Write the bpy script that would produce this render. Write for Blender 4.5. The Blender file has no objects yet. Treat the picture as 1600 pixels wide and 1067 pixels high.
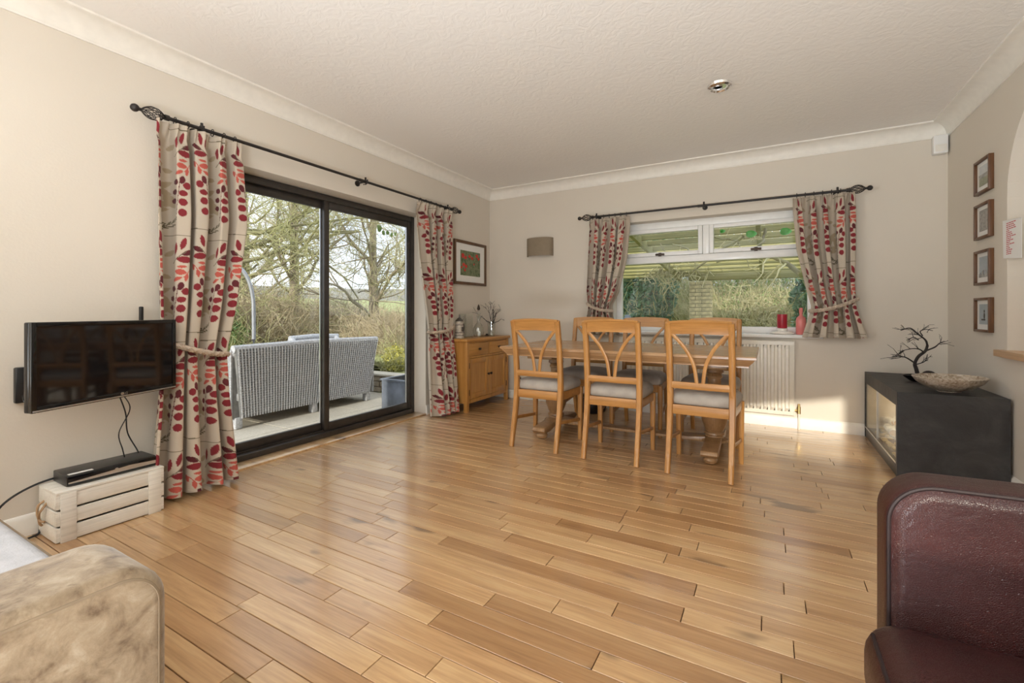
import bpy, bmesh, math, random
import numpy as np
from mathutils import Vector, Matrix, Euler
PI = math.pi
SC = bpy.context.scene
COL = SC.collection
R = random.Random(7)

# ------------------------------------------------------------------ camera
cam_d = bpy.data.cameras.new('camera')
cam = bpy.data.objects.new('camera', cam_d)
COL.objects.link(cam)
CX, CY, CZ = 3.03, -4.809, 1.05
F = 711.0
cam_d.sensor_fit = 'HORIZONTAL'
cam_d.sensor_width = 36.0
cam_d.lens = F / 1600.0 * 36.0
cam_d.shift_y = -47.5 / 1600.0
cam_d.clip_start = 0.05
cam_d.clip_end = 500
cam.location = (CX, CY, CZ)
cam.rotation_euler = (PI / 2, 0, math.radians(29.4))
SC.camera = cam

# ------------------------------------------------------------------ world, sun, fill lamps, exposure
SC.view_settings.view_transform = 'Standard'
SC.view_settings.look = 'None'
SC.view_settings.exposure = 0.2
SC.view_settings.gamma = 1.0
SC.view_settings.use_curve_mapping = False
SC.cycles.max_bounces = 10
SC.cycles.diffuse_bounces = 5
SC.cycles.glossy_bounces = 4
SC.cycles.transmission_bounces = 8
SC.cycles.transparent_max_bounces = 12
SC.cycles.caustics_reflective = False
SC.cycles.caustics_refractive = False
SC.cycles.sample_clamp_indirect = 6.0
SC.cycles.use_denoising = True

w = bpy.data.worlds.new('world')
SC.world = w
w.use_nodes = True
nt = w.node_tree
nt.nodes.clear()
wo = nt.nodes.new('ShaderNodeOutputWorld')
wb = nt.nodes.new('ShaderNodeBackground')
tc = nt.nodes.new('ShaderNodeTexCoord')
no = nt.nodes.new('ShaderNodeTexNoise')
rp = nt.nodes.new('ShaderNodeValToRGB')
no.inputs['Scale'].default_value = 2.2
no.inputs['Detail'].default_value = 5
nt.links.new(tc.outputs['Generated'], no.inputs['Vector'])
nt.links.new(no.outputs['Fac'], rp.inputs['Fac'])
rp.color_ramp.elements[0].position = .38
rp.color_ramp.elements[0].color = (.42, .49, .60, 1)
rp.color_ramp.elements[1].position = .58
rp.color_ramp.elements[1].color = (.74, .79, .86, 1)
nt.links.new(rp.outputs['Color'], wb.inputs['Color'])
wb.inputs['Strength'].default_value = 2.1
nt.links.new(wb.outputs[0], wo.inputs['Surface'])

def light(name, kind, loc, rot, energy, color, sx=1, sy=1, **kw):
    d = bpy.data.lights.new(name, kind)
    d.energy = energy
    d.color = color
    if kind == 'AREA':
        d.shape = 'RECTANGLE'
        d.size = sx
        d.size_y = sy
    for k, v in kw.items():
        setattr(d, k, v)
    o = bpy.data.objects.new(name, d)
    COL.objects.link(o)
    o.location = loc
    o.rotation_euler = rot
    return o

# low winter sun from behind the camera; travels towards +Y, slightly -X, falling 15 degrees
sdir = Vector((-.068, 1.0, -.268))
sun = light('sun', 'SUN', (4, -12, 6), sdir.to_track_quat('-Z', 'Y').to_euler(), 2.9, (1.0, .93, .78), angle=math.radians(.6))
# added fill lamps behind the camera, out of view, to brighten room and ceiling
rear_fill = light('rear_side_fill', 'AREA', (-.50, -6.25, 1.20), (PI / 2 + .2, 0, -PI / 2), 130, (.87, .94, 1.0), 1.7, 2.1)
top_fill = light('rear_top_fill', 'AREA', (2.0, -6.1, 2.52), (0, 0, 0), 15, (.93, .97, 1.0), 3.2, 1.4)  # added soft fill under the rear ceiling, no roof opening there
ceiling_fill = light('ceiling_fill', 'AREA', (3.0, -6.0, .35), (math.radians(160), 0, 0), 115, (.87, .94, 1.0), 1.2, .8)  # added lamp facing up to lift the ceiling tone
# sky portals at the openings
for nm, loc, rot, sx, sy in (('door_portal', (-.40, -2.27, 1.0), (PI / 2, 0, -PI / 2), 2.1, 2.0),
                             ('window_portal', (2.485, .40, 1.40), (PI / 2, 0, PI), 1.8, 1.15)):
    p = light(nm, 'AREA', loc, rot, 1, (1, 1, 1), sx, sy)
    p.data.cycles.is_portal = True

# ------------------------------------------------------------------ node helpers
MATS = {}
class NT:
    def __init__(s, name):
        s.m = bpy.data.materials.new(name)
        s.m.use_nodes = True
        s.t = s.m.node_tree
        s.b = s.t.nodes['Principled BSDF']
    def n(s, typ, **kw):
        x = s.t.nodes.new('ShaderNode' + typ)
        for k, v in kw.items():
            if k in x.inputs.keys():
                x.inputs[k].default_value = v
            else:
                setattr(x, k, v)
        return x
    def l(s, a, b):
        s.t.links.new(a, b)
    def coord(s, scale=(1, 1, 1), kind='Object', rnd=False):
        c = s.n('TexCoord')
        mp = s.n('Mapping')
        mp.inputs['Scale'].default_value = scale
        s.l(c.outputs[kind], mp.inputs['Vector'])
        if rnd:
            oi = s.n('ObjectInfo')
            mu = s.n('Math', operation='MULTIPLY')
            mu.inputs[1].default_value = 37.0
            cb = s.n('CombineXYZ')
            s.l(oi.outputs['Random'], mu.inputs[0])
            for k in range(3):
                s.l(mu.outputs[0], cb.inputs[k])
            s.l(cb.outputs[0], mp.inputs['Location'])
        return mp.outputs[0]
    def noise(s, vec, scale, detail=3, rough=.5, dist=0):
        x = s.n('TexNoise')
        x.inputs['Scale'].default_value = scale
        x.inputs['Detail'].default_value = detail
        x.inputs['Roughness'].default_value = rough
        x.inputs['Distortion'].default_value = dist
        s.l(vec, x.inputs['Vector'])
        return x.outputs['Fac']
    def ramp(s, fac, stops):
        r = s.n('ValToRGB')
        e = r.color_ramp.elements
        while len(e) < len(stops):
            e.new(.5)
        for i, (p, c) in enumerate(stops):
            e[i].position = p
            e[i].color = (*c, 1)
        s.l(fac, r.inputs['Fac'])
        return r.outputs['Color']
    def mix(s, fac, a, b, mode='MIX'):
        x = s.n('MixRGB', blend_type=mode)
        for k, v in ((0, fac), (1, a), (2, b)):
            if isinstance(v, (int, float)):
                x.inputs[k].default_value = v
            elif isinstance(v, tuple):
                x.inputs[k].default_value = (*v, 1)
            else:
                s.l(v, x.inputs[k])
        return x.outputs[0]
    def bump(s, h, strength, dist=.01):
        b = s.n('Bump')
        b.inputs['Strength'].default_value = strength
        b.inputs['Distance'].default_value = dist
        s.l(h, b.inputs['Height'])
        s.l(b.outputs[0], s.b.inputs['Normal'])
    def col(s, c):
        if isinstance(c, tuple):
            s.b.inputs['Base Color'].default_value = (*c, 1)
        else:
            s.l(c, s.b.inputs['Base Color'])
    def set(s, **kw):
        for k, v in kw.items():
            s.b.inputs[k.replace('_', ' ')].default_value = v
        return s.m

def plain(name, c, rough=.5, metal=0, vary=.12, scale=20, bump=0, bscale=60, **kw):
    t = NT(name)
    v = t.coord()
    f = t.noise(v, scale, 3)
    d = tuple(x * (1 - vary) for x in c)
    u = tuple(min(1, x * (1 + vary)) for x in c)
    t.col(t.ramp(f, [(.3, d), (.7, u)]))
    if bump:
        t.bump(t.noise(v, bscale, 4), bump, .004)
    t.set(Roughness=rough, Metallic=metal)
    for k, x in kw.items():
        t.b.inputs[k.replace('_', ' ')].default_value = x
    MATS[name] = t.m
    return t.m

def wood(name, c1, c2, c3, axis=0, rough=.35, rnd=True, sc=1.0, knots=False, kind='Object'):
    t = NT(name)
    s = [14 * sc] * 3
    s[axis] = 1.1 * sc
    v = t.coord(tuple(s), kind, rnd)
    f = t.noise(v, 1.6, 5, .62, .6)
    s2 = [60 * sc] * 3
    s2[axis] = 2.2 * sc
    v2 = t.coord(tuple(s2), kind, rnd)
    g = t.noise(v2, 2.0, 3, .6)
    base = t.ramp(f, [(.28, c1), (.5, c2), (.72, c3)])
    base = t.mix(.22, base, t.ramp(g, [(.35, tuple(x * .55 for x in c1)), (.6, c3)]), 'MIX')
    if knots:
        s3 = [7.0] * 3
        s3[axis] = 3.2
        v3 = t.coord(tuple(s3), kind, rnd)
        k = t.noise(v3, 1.0, 2, .5, 0)
        base = t.mix(t.ramp(k, [(.66, (0, 0, 0)), (.74, (.8, .8, .8))]), base, tuple(x * .38 for x in c1))
        oi = t.n('ObjectInfo')
        tint = t.ramp(oi.outputs['Random'], [(0, (.70, .62, .54)), (.12, (.86, .80, .75)), (.35, (.97, .95, .92)), (.7, (1.04, 1.06, 1.06)), (1, (1.14, 1.2, 1.24))])
        base = t.mix(1.0, base, tint, 'MULTIPLY')
    t.col(base)
    t.bump(g, .12, .002)
    t.set(Roughness=rough)
    MATS[name] = t.m
    return t.m

def glass(name, c=(1, 1, 1), rough=0.0, refl=.06):
    m = bpy.data.materials.new(name)
    m.use_nodes = True
    t = m.node_tree
    t.nodes.clear()
    o = t.nodes.new('ShaderNodeOutputMaterial')
    tr = t.nodes.new('ShaderNodeBsdfTransparent')
    gl = t.nodes.new('ShaderNodeBsdfGlossy')
    mx = t.nodes.new('ShaderNodeMixShader')
    fr = t.nodes.new('ShaderNodeLayerWeight')
    mp = t.nodes.new('ShaderNodeMapRange')
    fr.inputs['Blend'].default_value = .12
    mp.inputs['To Min'].default_value = refl
    mp.inputs['To Max'].default_value = .45
    tr.inputs['Color'].default_value = (*c, 1)
    gl.inputs['Roughness'].default_value = rough
    t.links.new(fr.outputs['Fresnel'], mp.inputs['Value'])
    t.links.new(mp.outputs[0], mx.inputs[0])
    t.links.new(tr.outputs[0], mx.inputs[1])
    t.links.new(gl.outputs[0], mx.inputs[2])
    t.links.new(mx.outputs[0], o.inputs['Surface'])
    MATS[name] = m
    return m

# ------------------------------------------------------------------ mesh helpers
def wloc(o):
    v = Vector((0, 0, 0))
    while o:
        v += o.location
        o = o.parent
    return v

class MB:
    """collects shapes (world coordinates) and links them as one mesh object"""
    def __init__(s):
        s.bm = bmesh.new()
    def _merge(s, b, M=None):
        if M is not None:
            bmesh.ops.transform(b, matrix=M, verts=b.verts)
        me = bpy.data.meshes.new('tmp')
        b.to_mesh(me)
        b.free()
        s.bm.from_mesh(me)
        bpy.data.meshes.remove(me)
        return s
    def box(s, x0, x1, y0, y1, z0, z1, bev=0, seg=2, M=None):
        b = bmesh.new()
        bmesh.ops.create_cube(b, size=1)
        bmesh.ops.scale(b, vec=(abs(x1 - x0), abs(y1 - y0), abs(z1 - z0)), verts=b.verts)
        if bev:
            bmesh.ops.bevel(b, geom=b.edges[:], offset=bev, segments=seg, profile=.5, affect='EDGES')
        bmesh.ops.translate(b, vec=((x0 + x1) / 2, (y0 + y1) / 2, (z0 + z1) / 2), verts=b.verts)
        return s._merge(b, M)
    def poly(s, pts, faces, M=None):
        b = bmesh.new()
        vs = [b.verts.new(p) for p in pts]
        for f in faces:
            try:
                b.faces.new([vs[i] for i in f])
            except ValueError:
                pass
        bmesh.ops.recalc_face_normals(b, faces=b.faces)
        return s._merge(b, M)
    def prism(s, outline, h0, h1, axis='y', bev=0, M=None):
        """outline: 2D points; extruded along axis from h0 to h1. axis y: (x,z); x: (y,z); z: (x,y)"""
        def P(a, b_, h):
            return {'y': (a, h, b_), 'x': (h, a, b_), 'z': (a, b_, h)}[axis]
        n = len(outline)
        b = bmesh.new()
        v0 = [b.verts.new(P(a, c, h0)) for a, c in outline]
        v1 = [b.verts.new(P(a, c, h1)) for a, c in outline]
        b.faces.new(v0)
        b.faces.new(v1)
        for i in range(n):
            j = (i + 1) % n
            b.faces.new((v0[i], v0[j], v1[j], v1[i]))
        bmesh.ops.recalc_face_normals(b, faces=b.faces)
        if bev:
            bmesh.ops.bevel(b, geom=b.edges[:], offset=bev, segments=2, profile=.5, affect='EDGES')
        return s._merge(b, M)
    def lathe(s, prof, c=(0, 0, 0), n=24, M=None, axis='z', sx=1, sy=1):
        b = bmesh.new()
        rings = []
        for r, z in prof:
            if r < 1e-5:
                rings.append([b.verts.new((0, 0, z))])
            else:
                rings.append([b.verts.new((r * sx * math.cos(2 * PI * k / n), r * sy * math.sin(2 * PI * k / n), z)) for k in range(n)])
        for a, d in zip(rings, rings[1:]):
            for k in range(n):
                k2 = (k + 1) % n
                if len(a) == 1 and len(d) == 1:
                    continue
                if len(a) == 1:
                    b.faces.new((a[0], d[k], d[k2]))
                elif len(d) == 1:
                    b.faces.new((a[k], a[k2], d[0]))
                else:
                    b.faces.new((a[k], a[k2], d[k2], d[k]))
        if len(rings[0]) > 1:
            b.faces.new(rings[0])
        if len(rings[-1]) > 1:
            b.faces.new(rings[-1])
        bmesh.ops.recalc_face_normals(b, faces=b.faces)
        if axis == 'y':
            bmesh.ops.rotate(b, matrix=Matrix.Rotation(-PI / 2, 3, 'X'), verts=b.verts)
        if axis == 'x':
            bmesh.ops.rotate(b, matrix=Matrix.Rotation(PI / 2, 3, 'Y'), verts=b.verts)
        bmesh.ops.translate(b, vec=c, verts=b.verts)
        return s._merge(b, M)
    def sweep(s, path, ws, hs=None, n=8, up=(0, 0, 1), closed=False, rect=False, M=None, cap=True):
        """tube of radius ws along path; rect=True sweeps a rectangle ws x hs"""
        path = [Vector(p) for p in path]
        N = len(path)
        if not hasattr(ws, '__len__'):
            ws = [ws] * N
        hs = ws if hs is None else ([hs] * N if not hasattr(hs, '__len__') else hs)
        b = bmesh.new()
        rings = []
        up = Vector(up)
        for i, p in enumerate(path):
            if closed:
                t = path[(i + 1) % N] - path[i - 1]
            else:
                t = path[min(i + 1, N - 1)] - path[max(i - 1, 0)]
            t.normalize()
            a = t.cross(up)
            if a.length < 1e-4:
                a = t.cross(Vector((0, 1, 0)))
                if a.length < 1e-4:
                    a = t.cross(Vector((1, 0, 0)))
            a.normalize()
            c = a.cross(t).normalized()
            if rect:
                q = [(-.5, -.5), (.5, -.5), (.5, .5), (-.5, .5)]
                e = .14
                q = [(-.5 + e, -.5), (.5 - e, -.5), (.5, -.5 + e), (.5, .5 - e), (.5 - e, .5), (-.5 + e, .5), (-.5, .5 - e), (-.5, -.5 + e)]
            else:
                q = [(math.cos(2 * PI * k / n), math.sin(2 * PI * k / n)) for k in range(n)]
            rings.append([b.verts.new(p + a * (x * ws[i]) + c * (y * hs[i])) for x, y in q])
        m = len(rings[0])
        L = N if closed else N - 1
        for i in range(L):
            A, B = rings[i], rings[(i + 1) % N]
            for k in range(m):
                k2 = (k + 1) % m
                b.faces.new((A[k], A[k2], B[k2], B[k]))
        if not closed and cap:
            b.faces.new(rings[0])
            b.faces.new(rings[-1])
        bmesh.ops.recalc_face_normals(b, faces=b.faces)
        return s._merge(b, M)
    def ball(s, c, r, n=12, sx=1, sy=1, sz=1, M=None):
        b = bmesh.new()
        bmesh.ops.create_uvsphere(b, u_segments=n, v_segments=max(6, n * 2 // 3), radius=r)
        bmesh.ops.scale(b, vec=(sx, sy, sz), verts=b.verts)
        bmesh.ops.translate(b, vec=c, verts=b.verts)
        return s._merge(b, M)
    def build(s, name, mat, parent=None, smooth=True, origin=None, ang=35, sub=0):
        me = bpy.data.meshes.new(name)
        if parent is not None:
            off = wloc(parent)
        elif origin is not None:
            off = Vector(origin)
        else:
            xs = [v.co for v in s.bm.verts]
            lo = Vector([min(v[k] for v in xs) for k in range(3)])
            hi = Vector([max(v[k] for v in xs) for k in range(3)])
            off = Vector(((lo.x + hi.x) / 2, (lo.y + hi.y) / 2, lo.z))
        bmesh.ops.translate(s.bm, vec=-off, verts=s.bm.verts)
        if smooth:
            for f in s.bm.faces:
                f.smooth = True
            la = math.radians(ang)
            for e in s.bm.edges:
                if len(e.link_faces) == 2 and e.calc_face_angle(0) > la:
                    e.smooth = False
        s.bm.to_mesh(me)
        s.bm.free()
        me.materials.append(MATS[mat] if isinstance(mat, str) else mat)
        o = bpy.data.objects.new(name, me)
        COL.objects.link(o)
        if parent is not None:
            o.parent = parent
        else:
            o.location = off
        if sub:
            md = o.modifiers.new('sub', 'SUBSURF')
            md.levels = md.render_levels = sub
        return o

def thing(name, label, cat, loc, group=None):
    o = bpy.data.objects.new(name, None)
    COL.objects.link(o)
    o.location = loc
    o.empty_display_size = .1
    return tag(o, label, cat, group)

def tag(o, label, cat, group=None, kind=None):
    o['label'] = label
    o['category'] = cat
    if group:
        o['group'] = group
    if kind:
        o['kind'] = kind
    return o

def struct(o, label=None, cat=None):
    o['kind'] = 'structure'
    if label:
        o['label'] = label
    if cat:
        o['category'] = cat
    return o

def stuff(o):
    o['kind'] = 'stuff'
    return o

def copy_tree(o, parent=None):
    c = o.copy()
    COL.objects.link(c)
    if parent is not None:
        c.parent = parent
    for ch in [x for x in COL.objects if x.parent == o]:
        copy_tree(ch, c)
    return c

def raw(name, V, Fc, mat, parent=None, smooth=True):
    me = bpy.data.meshes.new(name)
    V = np.asarray(V, dtype=np.float32)
    if parent is not None:
        V = V - np.array(wloc(parent), dtype=np.float32)
        off = None
    else:
        off = Vector((float((V[:, 0].min() + V[:, 0].max()) / 2), float((V[:, 1].min() + V[:, 1].max()) / 2), float(V[:, 2].min())))
        V = V - np.array(off, dtype=np.float32)
    Fc = np.asarray(Fc, dtype=np.int32)
    k = Fc.shape[1]
    me.vertices.add(len(V))
    me.vertices.foreach_set('co', V.ravel())
    me.loops.add(Fc.size)
    me.loops.foreach_set('vertex_index', Fc.ravel())
    me.polygons.add(len(Fc))
    me.polygons.foreach_set('loop_start', np.arange(0, Fc.size, k, dtype=np.int32))
    me.polygons.foreach_set('loop_total', np.full(len(Fc), k, dtype=np.int32))
    if smooth:
        me.polygons.foreach_set('use_smooth', np.ones(len(Fc), dtype=bool))
    me.update(calc_edges=True)
    me.materials.append(MATS[mat])
    o = bpy.data.objects.new(name, me)
    COL.objects.link(o)
    if parent is not None:
        o.parent = parent
    else:
        o.location = off
    return o

def bez(pts, n=12):
    """Catmull-Rom through the points"""
    P = [Vector(p) for p in pts]
    P = [P[0] * 2 - P[1]] + P + [P[-1] * 2 - P[-2]]
    out = []
    for i in range(1, len(P) - 2):
        for k in range(n):
            t = k / n
            a, b, c, d = P[i - 1], P[i], P[i + 1], P[i + 2]
            out.append(.5 * ((2 * b) + (c - a) * t + (2 * a - 5 * b + 4 * c - d) * t * t + (3 * b - a - 3 * c + d) * t ** 3))
    out.append(P[-2])
    return out

def text_mesh(body, size, mat, parent, M, name='lettering', depth=.0006):
    cu = bpy.data.curves.new('t', 'FONT')
    cu.body = body
    cu.size = size
    cu.extrude = depth
    cu.align_x = 'CENTER'
    cu.align_y = 'CENTER'
    to = bpy.data.objects.new('t', cu)
    COL.objects.link(to)
    dg = bpy.context.evaluated_depsgraph_get()
    me = bpy.data.meshes.new_from_object(to.evaluated_get(dg))
    bpy.data.objects.remove(to)
    bpy.data.curves.remove(cu)
    me.transform(Matrix.Translation(-wloc(parent)) @ M)
    me.materials.clear()
    me.materials.append(MATS[mat])
    o = bpy.data.objects.new(name, me)
    COL.objects.link(o)
    o.parent = parent
    return o

# ------------------------------------------------------------------ materials
def wallmat(name, c, bs=90, strength=.25, sc2=9):
    t = NT(name)
    v = t.coord()
    t.col(t.ramp(t.noise(v, 2.0, 2), [(.3, tuple(x * .97 for x in c)), (.7, c)]))
    a = t.noise(v, bs, 4)
    t.bump(a, strength, .002)
    t.set(Roughness=.75)
    MATS[name] = t.m
wallmat('wall_paint', (.725, .665, .58))
wallmat('exterior_render', (.70, .67, .62))
# artex ceiling
t = NT('ceiling_paint')
v = t.coord()
t.col((.90, .88, .85))
a = t.noise(v, 13, 4, .55, 2.2)
b_ = t.n('TexVoronoi', feature='DISTANCE_TO_EDGE')
b_.inputs['Scale'].default_value = 5
t.l(t.mix(.4, v, v), b_.inputs['Vector'])
t.bump(a, .3, .010)
t.set(Roughness=.8)
MATS['ceiling_paint'] = t.m
plain('white_trim', (.86, .83, .77), .45, vary=.03)
plain('white_plastic', (.88, .88, .87), .25, vary=.02)
plain('radiator_paint', (.84, .80, .71), .35, vary=.03)
plain('dark_frame', (.040, .034, .030), .35, vary=.2)
plain('black_iron', (.018, .014, .013), .45, vary=.3)
plain('black_plastic', (.012, .012, .013), .3, vary=.2)
plain('gloss_black', (.006, .006, .007), .06, vary=.1)
plain('tv_screen', (.008, .007, .008), .05, vary=.05)
plain('silver', (.62, .62, .62), .3, metal=1, vary=.05)
plain('chrome', (.85, .85, .85), .12, metal=1, vary=.02)
plain('brass', (.62, .45, .20), .3, metal=1, vary=.1)
plain('dark_bronze', (.06, .04, .03), .4, metal=.6, vary=.2)
wood('floor_wood', (.38, .205, .088), (.515, .305, .142), (.61, .40, .205), 0, .30, True, 1.0, True)
MATS['floor_wood'].node_tree.nodes['Principled BSDF'].inputs['Coat Weight'].default_value = 1.0
MATS['floor_wood'].node_tree.nodes['Principled BSDF'].inputs['Coat Roughness'].default_value = .17
plain('subfloor', (.09, .05, .025), .8)
wood('oak', (.34, .145, .035), (.46, .215, .058), (.54, .275, .085), 2, .32, True, .9)
wood('oak_rail', (.34, .145, .035), (.46, .215, .058), (.54, .275, .085), 0, .32, True, .9)
wood('table_oak', (.34, .18, .08), (.46, .265, .125), (.54, .34, .18), 0, .25, False, .9)
wood('table_oak_leg', (.26, .135, .055), (.35, .195, .085), (.43, .255, .12), 2, .32, False, .9)
wood('sideboard_oak', (.42, .185, .04), (.53, .255, .065), (.60, .32, .095), 2, .35, False, .9)
wood('sideboard_oak_top', (.42, .185, .04), (.53, .255, .065), (.60, .32, .095), 1, .35, False, .9)
wood('frame_wood', (.07, .032, .014), (.12, .058, .026), (.17, .085, .04), 2, .4, False)
wood('frame_wood_light', (.09, .038, .014), (.13, .055, .022), (.17, .075, .03), 2, .4, False)
wood('ledge_wood', (.48, .27, .12), (.60, .37, .19), (.66, .44, .25), 1, .35, False)
wood('white_wood', (.70, .66, .58), (.79, .75, .68), (.84, .81, .74), 1, .55, False)
wood('pergola_wood', (.17, .16, .06), (.27, .25, .09), (.36, .33, .16), 0, .8, False, .5)
wood('fence_wood', (.26, .24, .13), (.38, .34, .18), (.48, .44, .27), 2, .8, False, .5)
# seat fabric
t = NT('seat_fabric')
v = t.coord((1, 1, 1), 'Object', True)
wv = t.noise(v, 420, 2)
t.col(t.ramp(t.noise(v, 14, 3), [(.3, (.36, .32, .275)), (.7, (.44, .395, .345))]))
t.bump(wv, .4, .002)
t.set(Roughness=.85)
MATS['seat_fabric'] = t.m
# velvet
t = NT('beige_velvet')
v = t.coord()
f = t.noise(v, 20, 5, .65, .5)
g = t.noise(v, 60, 3, .6)
c = t.ramp(f, [(.30, (.105, .064, .033)), (.44, (.20, .14, .083)), (.58, (.275, .205, .13)), (.75, (.37, .30, .215))])
spots = t.noise(v, 24, 3, .6, .3)
c = t.mix(t.ramp(spots, [(.63, (0, 0, 0)), (.70, (.6, .6, .6))]), c, (.11, .065, .03))
t.col(c)
t.bump(g, .35, .003)
t.set(Roughness=.8)
t.b.inputs['Sheen Weight'].default_value = .35
t.b.inputs['Sheen Roughness'].default_value = .4
MATS['beige_velvet'] = t.m
plain('seat_cloth', (.44, .44, .46), .85, vary=.08, scale=30, bump=.3, bscale=220)
# leather
t = NT('red_leather')
v = t.coord()
f = t.noise(v, 5, 4)
cr = t.n('TexVoronoi', feature='DISTANCE_TO_EDGE')
cr.inputs['Scale'].default_value = 300
t.l(v, cr.inputs['Vector'])
wr = t.noise(t.coord((5, 14, 6)), 3.0, 4, .6, 1.0)
sc_ = t.noise(t.coord((3, 22, 9)), 2.2, 4, .7, 1.4)
c = t.ramp(f, [(.3, (.020, .003, .003)), (.7, (.040, .007, .006))])
c = t.mix(t.ramp(sc_, [(.66, (0, 0, 0)), (.74, (.3, .3, .3))]), c, (.16, .05, .035))
t.col(c)
ad = t.mix(.75, t.ramp(cr.outputs['Distance'], [(0, (0, 0, 0)), (.12, (1, 1, 1))]), wr)
t.bump(ad, .45, .006)
t.set(Roughness=.36)
MATS['red_leather'] = t.m
plain('leather_piping', (.012, .003, .003), .65)
plain('velvet_piping', (.20, .145, .09), .7)
# slate
t = NT('slate')
v = t.coord()
f = t.noise(v, 4, 6, .65, 1.2)
t.col(t.ramp(f, [(.3, (.020, .019, .020)), (.5, (.032, .031, .032)), (.7, (.055, .053, .052))]))
t.bump(t.noise(v, 12, 6, .7, 1.5), .5, .01)
t.set(Roughness=.5)
MATS['slate'] = t.m
plain('fire_metal', (.07, .065, .06), .4, metal=.3)
plain('fire_lining', (.70, .62, .50), .5)
plain('birch_log', (.74, .72, .66), .8, vary=.3, scale=30, bump=.4)
plain('log_end', (.62, .36, .16), .8, vary=.2)
plain('pebble', (.62, .50, .26), .7, vary=.35, scale=12)
plain('lamp_fabric', (.27, .215, .15), .8, vary=.05, bump=.2, bscale=300)
plain('matboard', (.86, .85, .82), .8, vary=.01)
plain('rope', (.52, .42, .33), .8, vary=.2, bump=.3, bscale=150)
plain('jute', (.42, .27, .15), .85, vary=.2, bump=.3, bscale=150)
plain('candle_red', (.40, .018, .035), .35, vary=.15)
plain('white_china', (.84, .80, .73), .25, vary=.02)
plain('pink_glass', (.85, .26, .24), .1, vary=.05, Alpha=.75)
plain('pink_liquid', (.80, .13, .15), .15, vary=.05)
plain('frosted_blue', (.45, .60, .82), .3, vary=.08, Alpha=.6)
plain('stein_body', (.50, .45, .38), .4, vary=.3, scale=40)
plain('stein_dark', (.10, .08, .07), .4, vary=.2)
plain('pewter', (.20, .18, .17), .35, metal=.9)
plain('twig_black', (.022, .016, .015), .55, vary=.3)
plain('red_ink', (.55, .10, .13), .7, vary=.05)
plain('paper', (.86, .85, .84), .7, vary=.01)
glass('clear_glass', (.985, .99, .985), 0, .012)
glass('vessel_glass', (.95, .96, .95), .02, .10)
glass('fire_glass', (.97, .98, .97), 0, .06)
# terrazzo bowl
t = NT('speckled_stone')
v = t.coord()
vo = t.n('TexVoronoi')
vo.inputs['Scale'].default_value = 95
t.l(v, vo.inputs['Vector'])
c = t.ramp(vo.outputs['Color'], [(.2, (.20, .14, .09)), (.5, (.50, .42, .33)), (.85, (.66, .61, .54))])
t.col(t.mix(.45, c, t.ramp(t.noise(v, 18, 3), [(.35, (.30, .21, .13)), (.65, (.60, .53, .44))])))
t.set(Roughness=.28)
MATS['speckled_stone'] = t.m
# curtain print (colour attribute)
t = NT('curtain_cloth')
at = t.n('VertexColor', layer_name='print')
v = t.coord()
t.col(at.outputs['Color'])
t.bump(t.noise(v, 500, 2), .15, .001)
t.set(Roughness=.85)
t.b.inputs['Sheen Weight'].default_value = .1
MATS['curtain_cloth'] = t.m
t.t.nodes.active = at
# outdoors
def veg(name, c1, c2, rough=.8, trans=0):
    t = NT(name)
    v = t.coord()
    f = t.noise(v, 3.0, 5, .7)
    t.col(t.ramp(f, [(.3, c1), (.7, c2)]))
    t.set(Roughness=rough)
    MATS[name] = t.m
veg('bark_mossy', (.17, .14, .10), (.40, .38, .18))
veg('bark_grey', (.25, .20, .15), (.44, .38, .27))
veg('twig_brown', (.42, .33, .22), (.74, .62, .41))
veg('twig_yellow', (.50, .45, .24), (.80, .74, .46))
veg('twig_green', (.32, .33, .14), (.66, .62, .32))
veg('leaf_ivy', (.07, .17, .10), (.28, .44, .28), .35)
veg('leaf_green', (.13, .26, .07), (.38, .50, .18), .5)
veg('leaf_yellow', (.42, .40, .06), (.72, .66, .16), .5)
veg('leaf_bright', (.05, .30, .03), (.10, .48, .08), .4)
t = NT('lawn_grass')
v = t.coord()
t.col(t.mix(.5, t.ramp(t.noise(v, .35, 5, .7), [(.3, (.26, .29, .09)), (.7, (.46, .45, .19))]), t.ramp(t.noise(v, 30, 3), [(.3, (.20, .25, .07)), (.7, (.50, .51, .22))])))
t.set(Roughness=.95)
MATS['lawn_grass'] = t.m
t = NT('patio_stone')
v = t.coord()
t.col(t.mix(.5, t.ramp(t.noise(v, 1.6, 6, .7, .6), [(.3, (.42, .37, .29)), (.7, (.66, .60, .50))]), t.ramp(t.noise(v, 60, 3), [(.3, (.40, .36, .29)), (.7, (.64, .59, .50))])))
t.bump(t.noise(v, 80, 4), .3, .004)
t.set(Roughness=.85)
MATS['patio_stone'] = t.m
plain('mortar_dark', (.25, .22, .17), .9)
plain('brick_buff', (.66, .56, .37), .85, vary=.3, scale=9, bump=.4)
plain('low_wall_stone', (.30, .25, .18), .9, vary=.4, scale=6, bump=.5, bscale=20)
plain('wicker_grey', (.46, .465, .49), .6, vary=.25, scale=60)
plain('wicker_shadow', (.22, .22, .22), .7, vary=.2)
plain('zinc', (.16, .18, .22), .45, metal=.35, vary=.35, scale=7)
plain('soil', (.05, .035, .02), .95)
plain('pole_grey', (.33, .34, .37), .4, metal=.3, vary=.1)
plain('hill_haze', (.36, .33, .27), .95, vary=.25, scale=2.0)

# ------------------------------------------------------------------ the room shell
W, YR, H = 4.262, -7.2, 2.535
DY0, DY1, DZ = -3.32, -1.215, 2.015          # patio door opening
WX0, WX1, WZ0, WZ1 = 1.575, 3.395, .835, 1.985  # window opening
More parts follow.
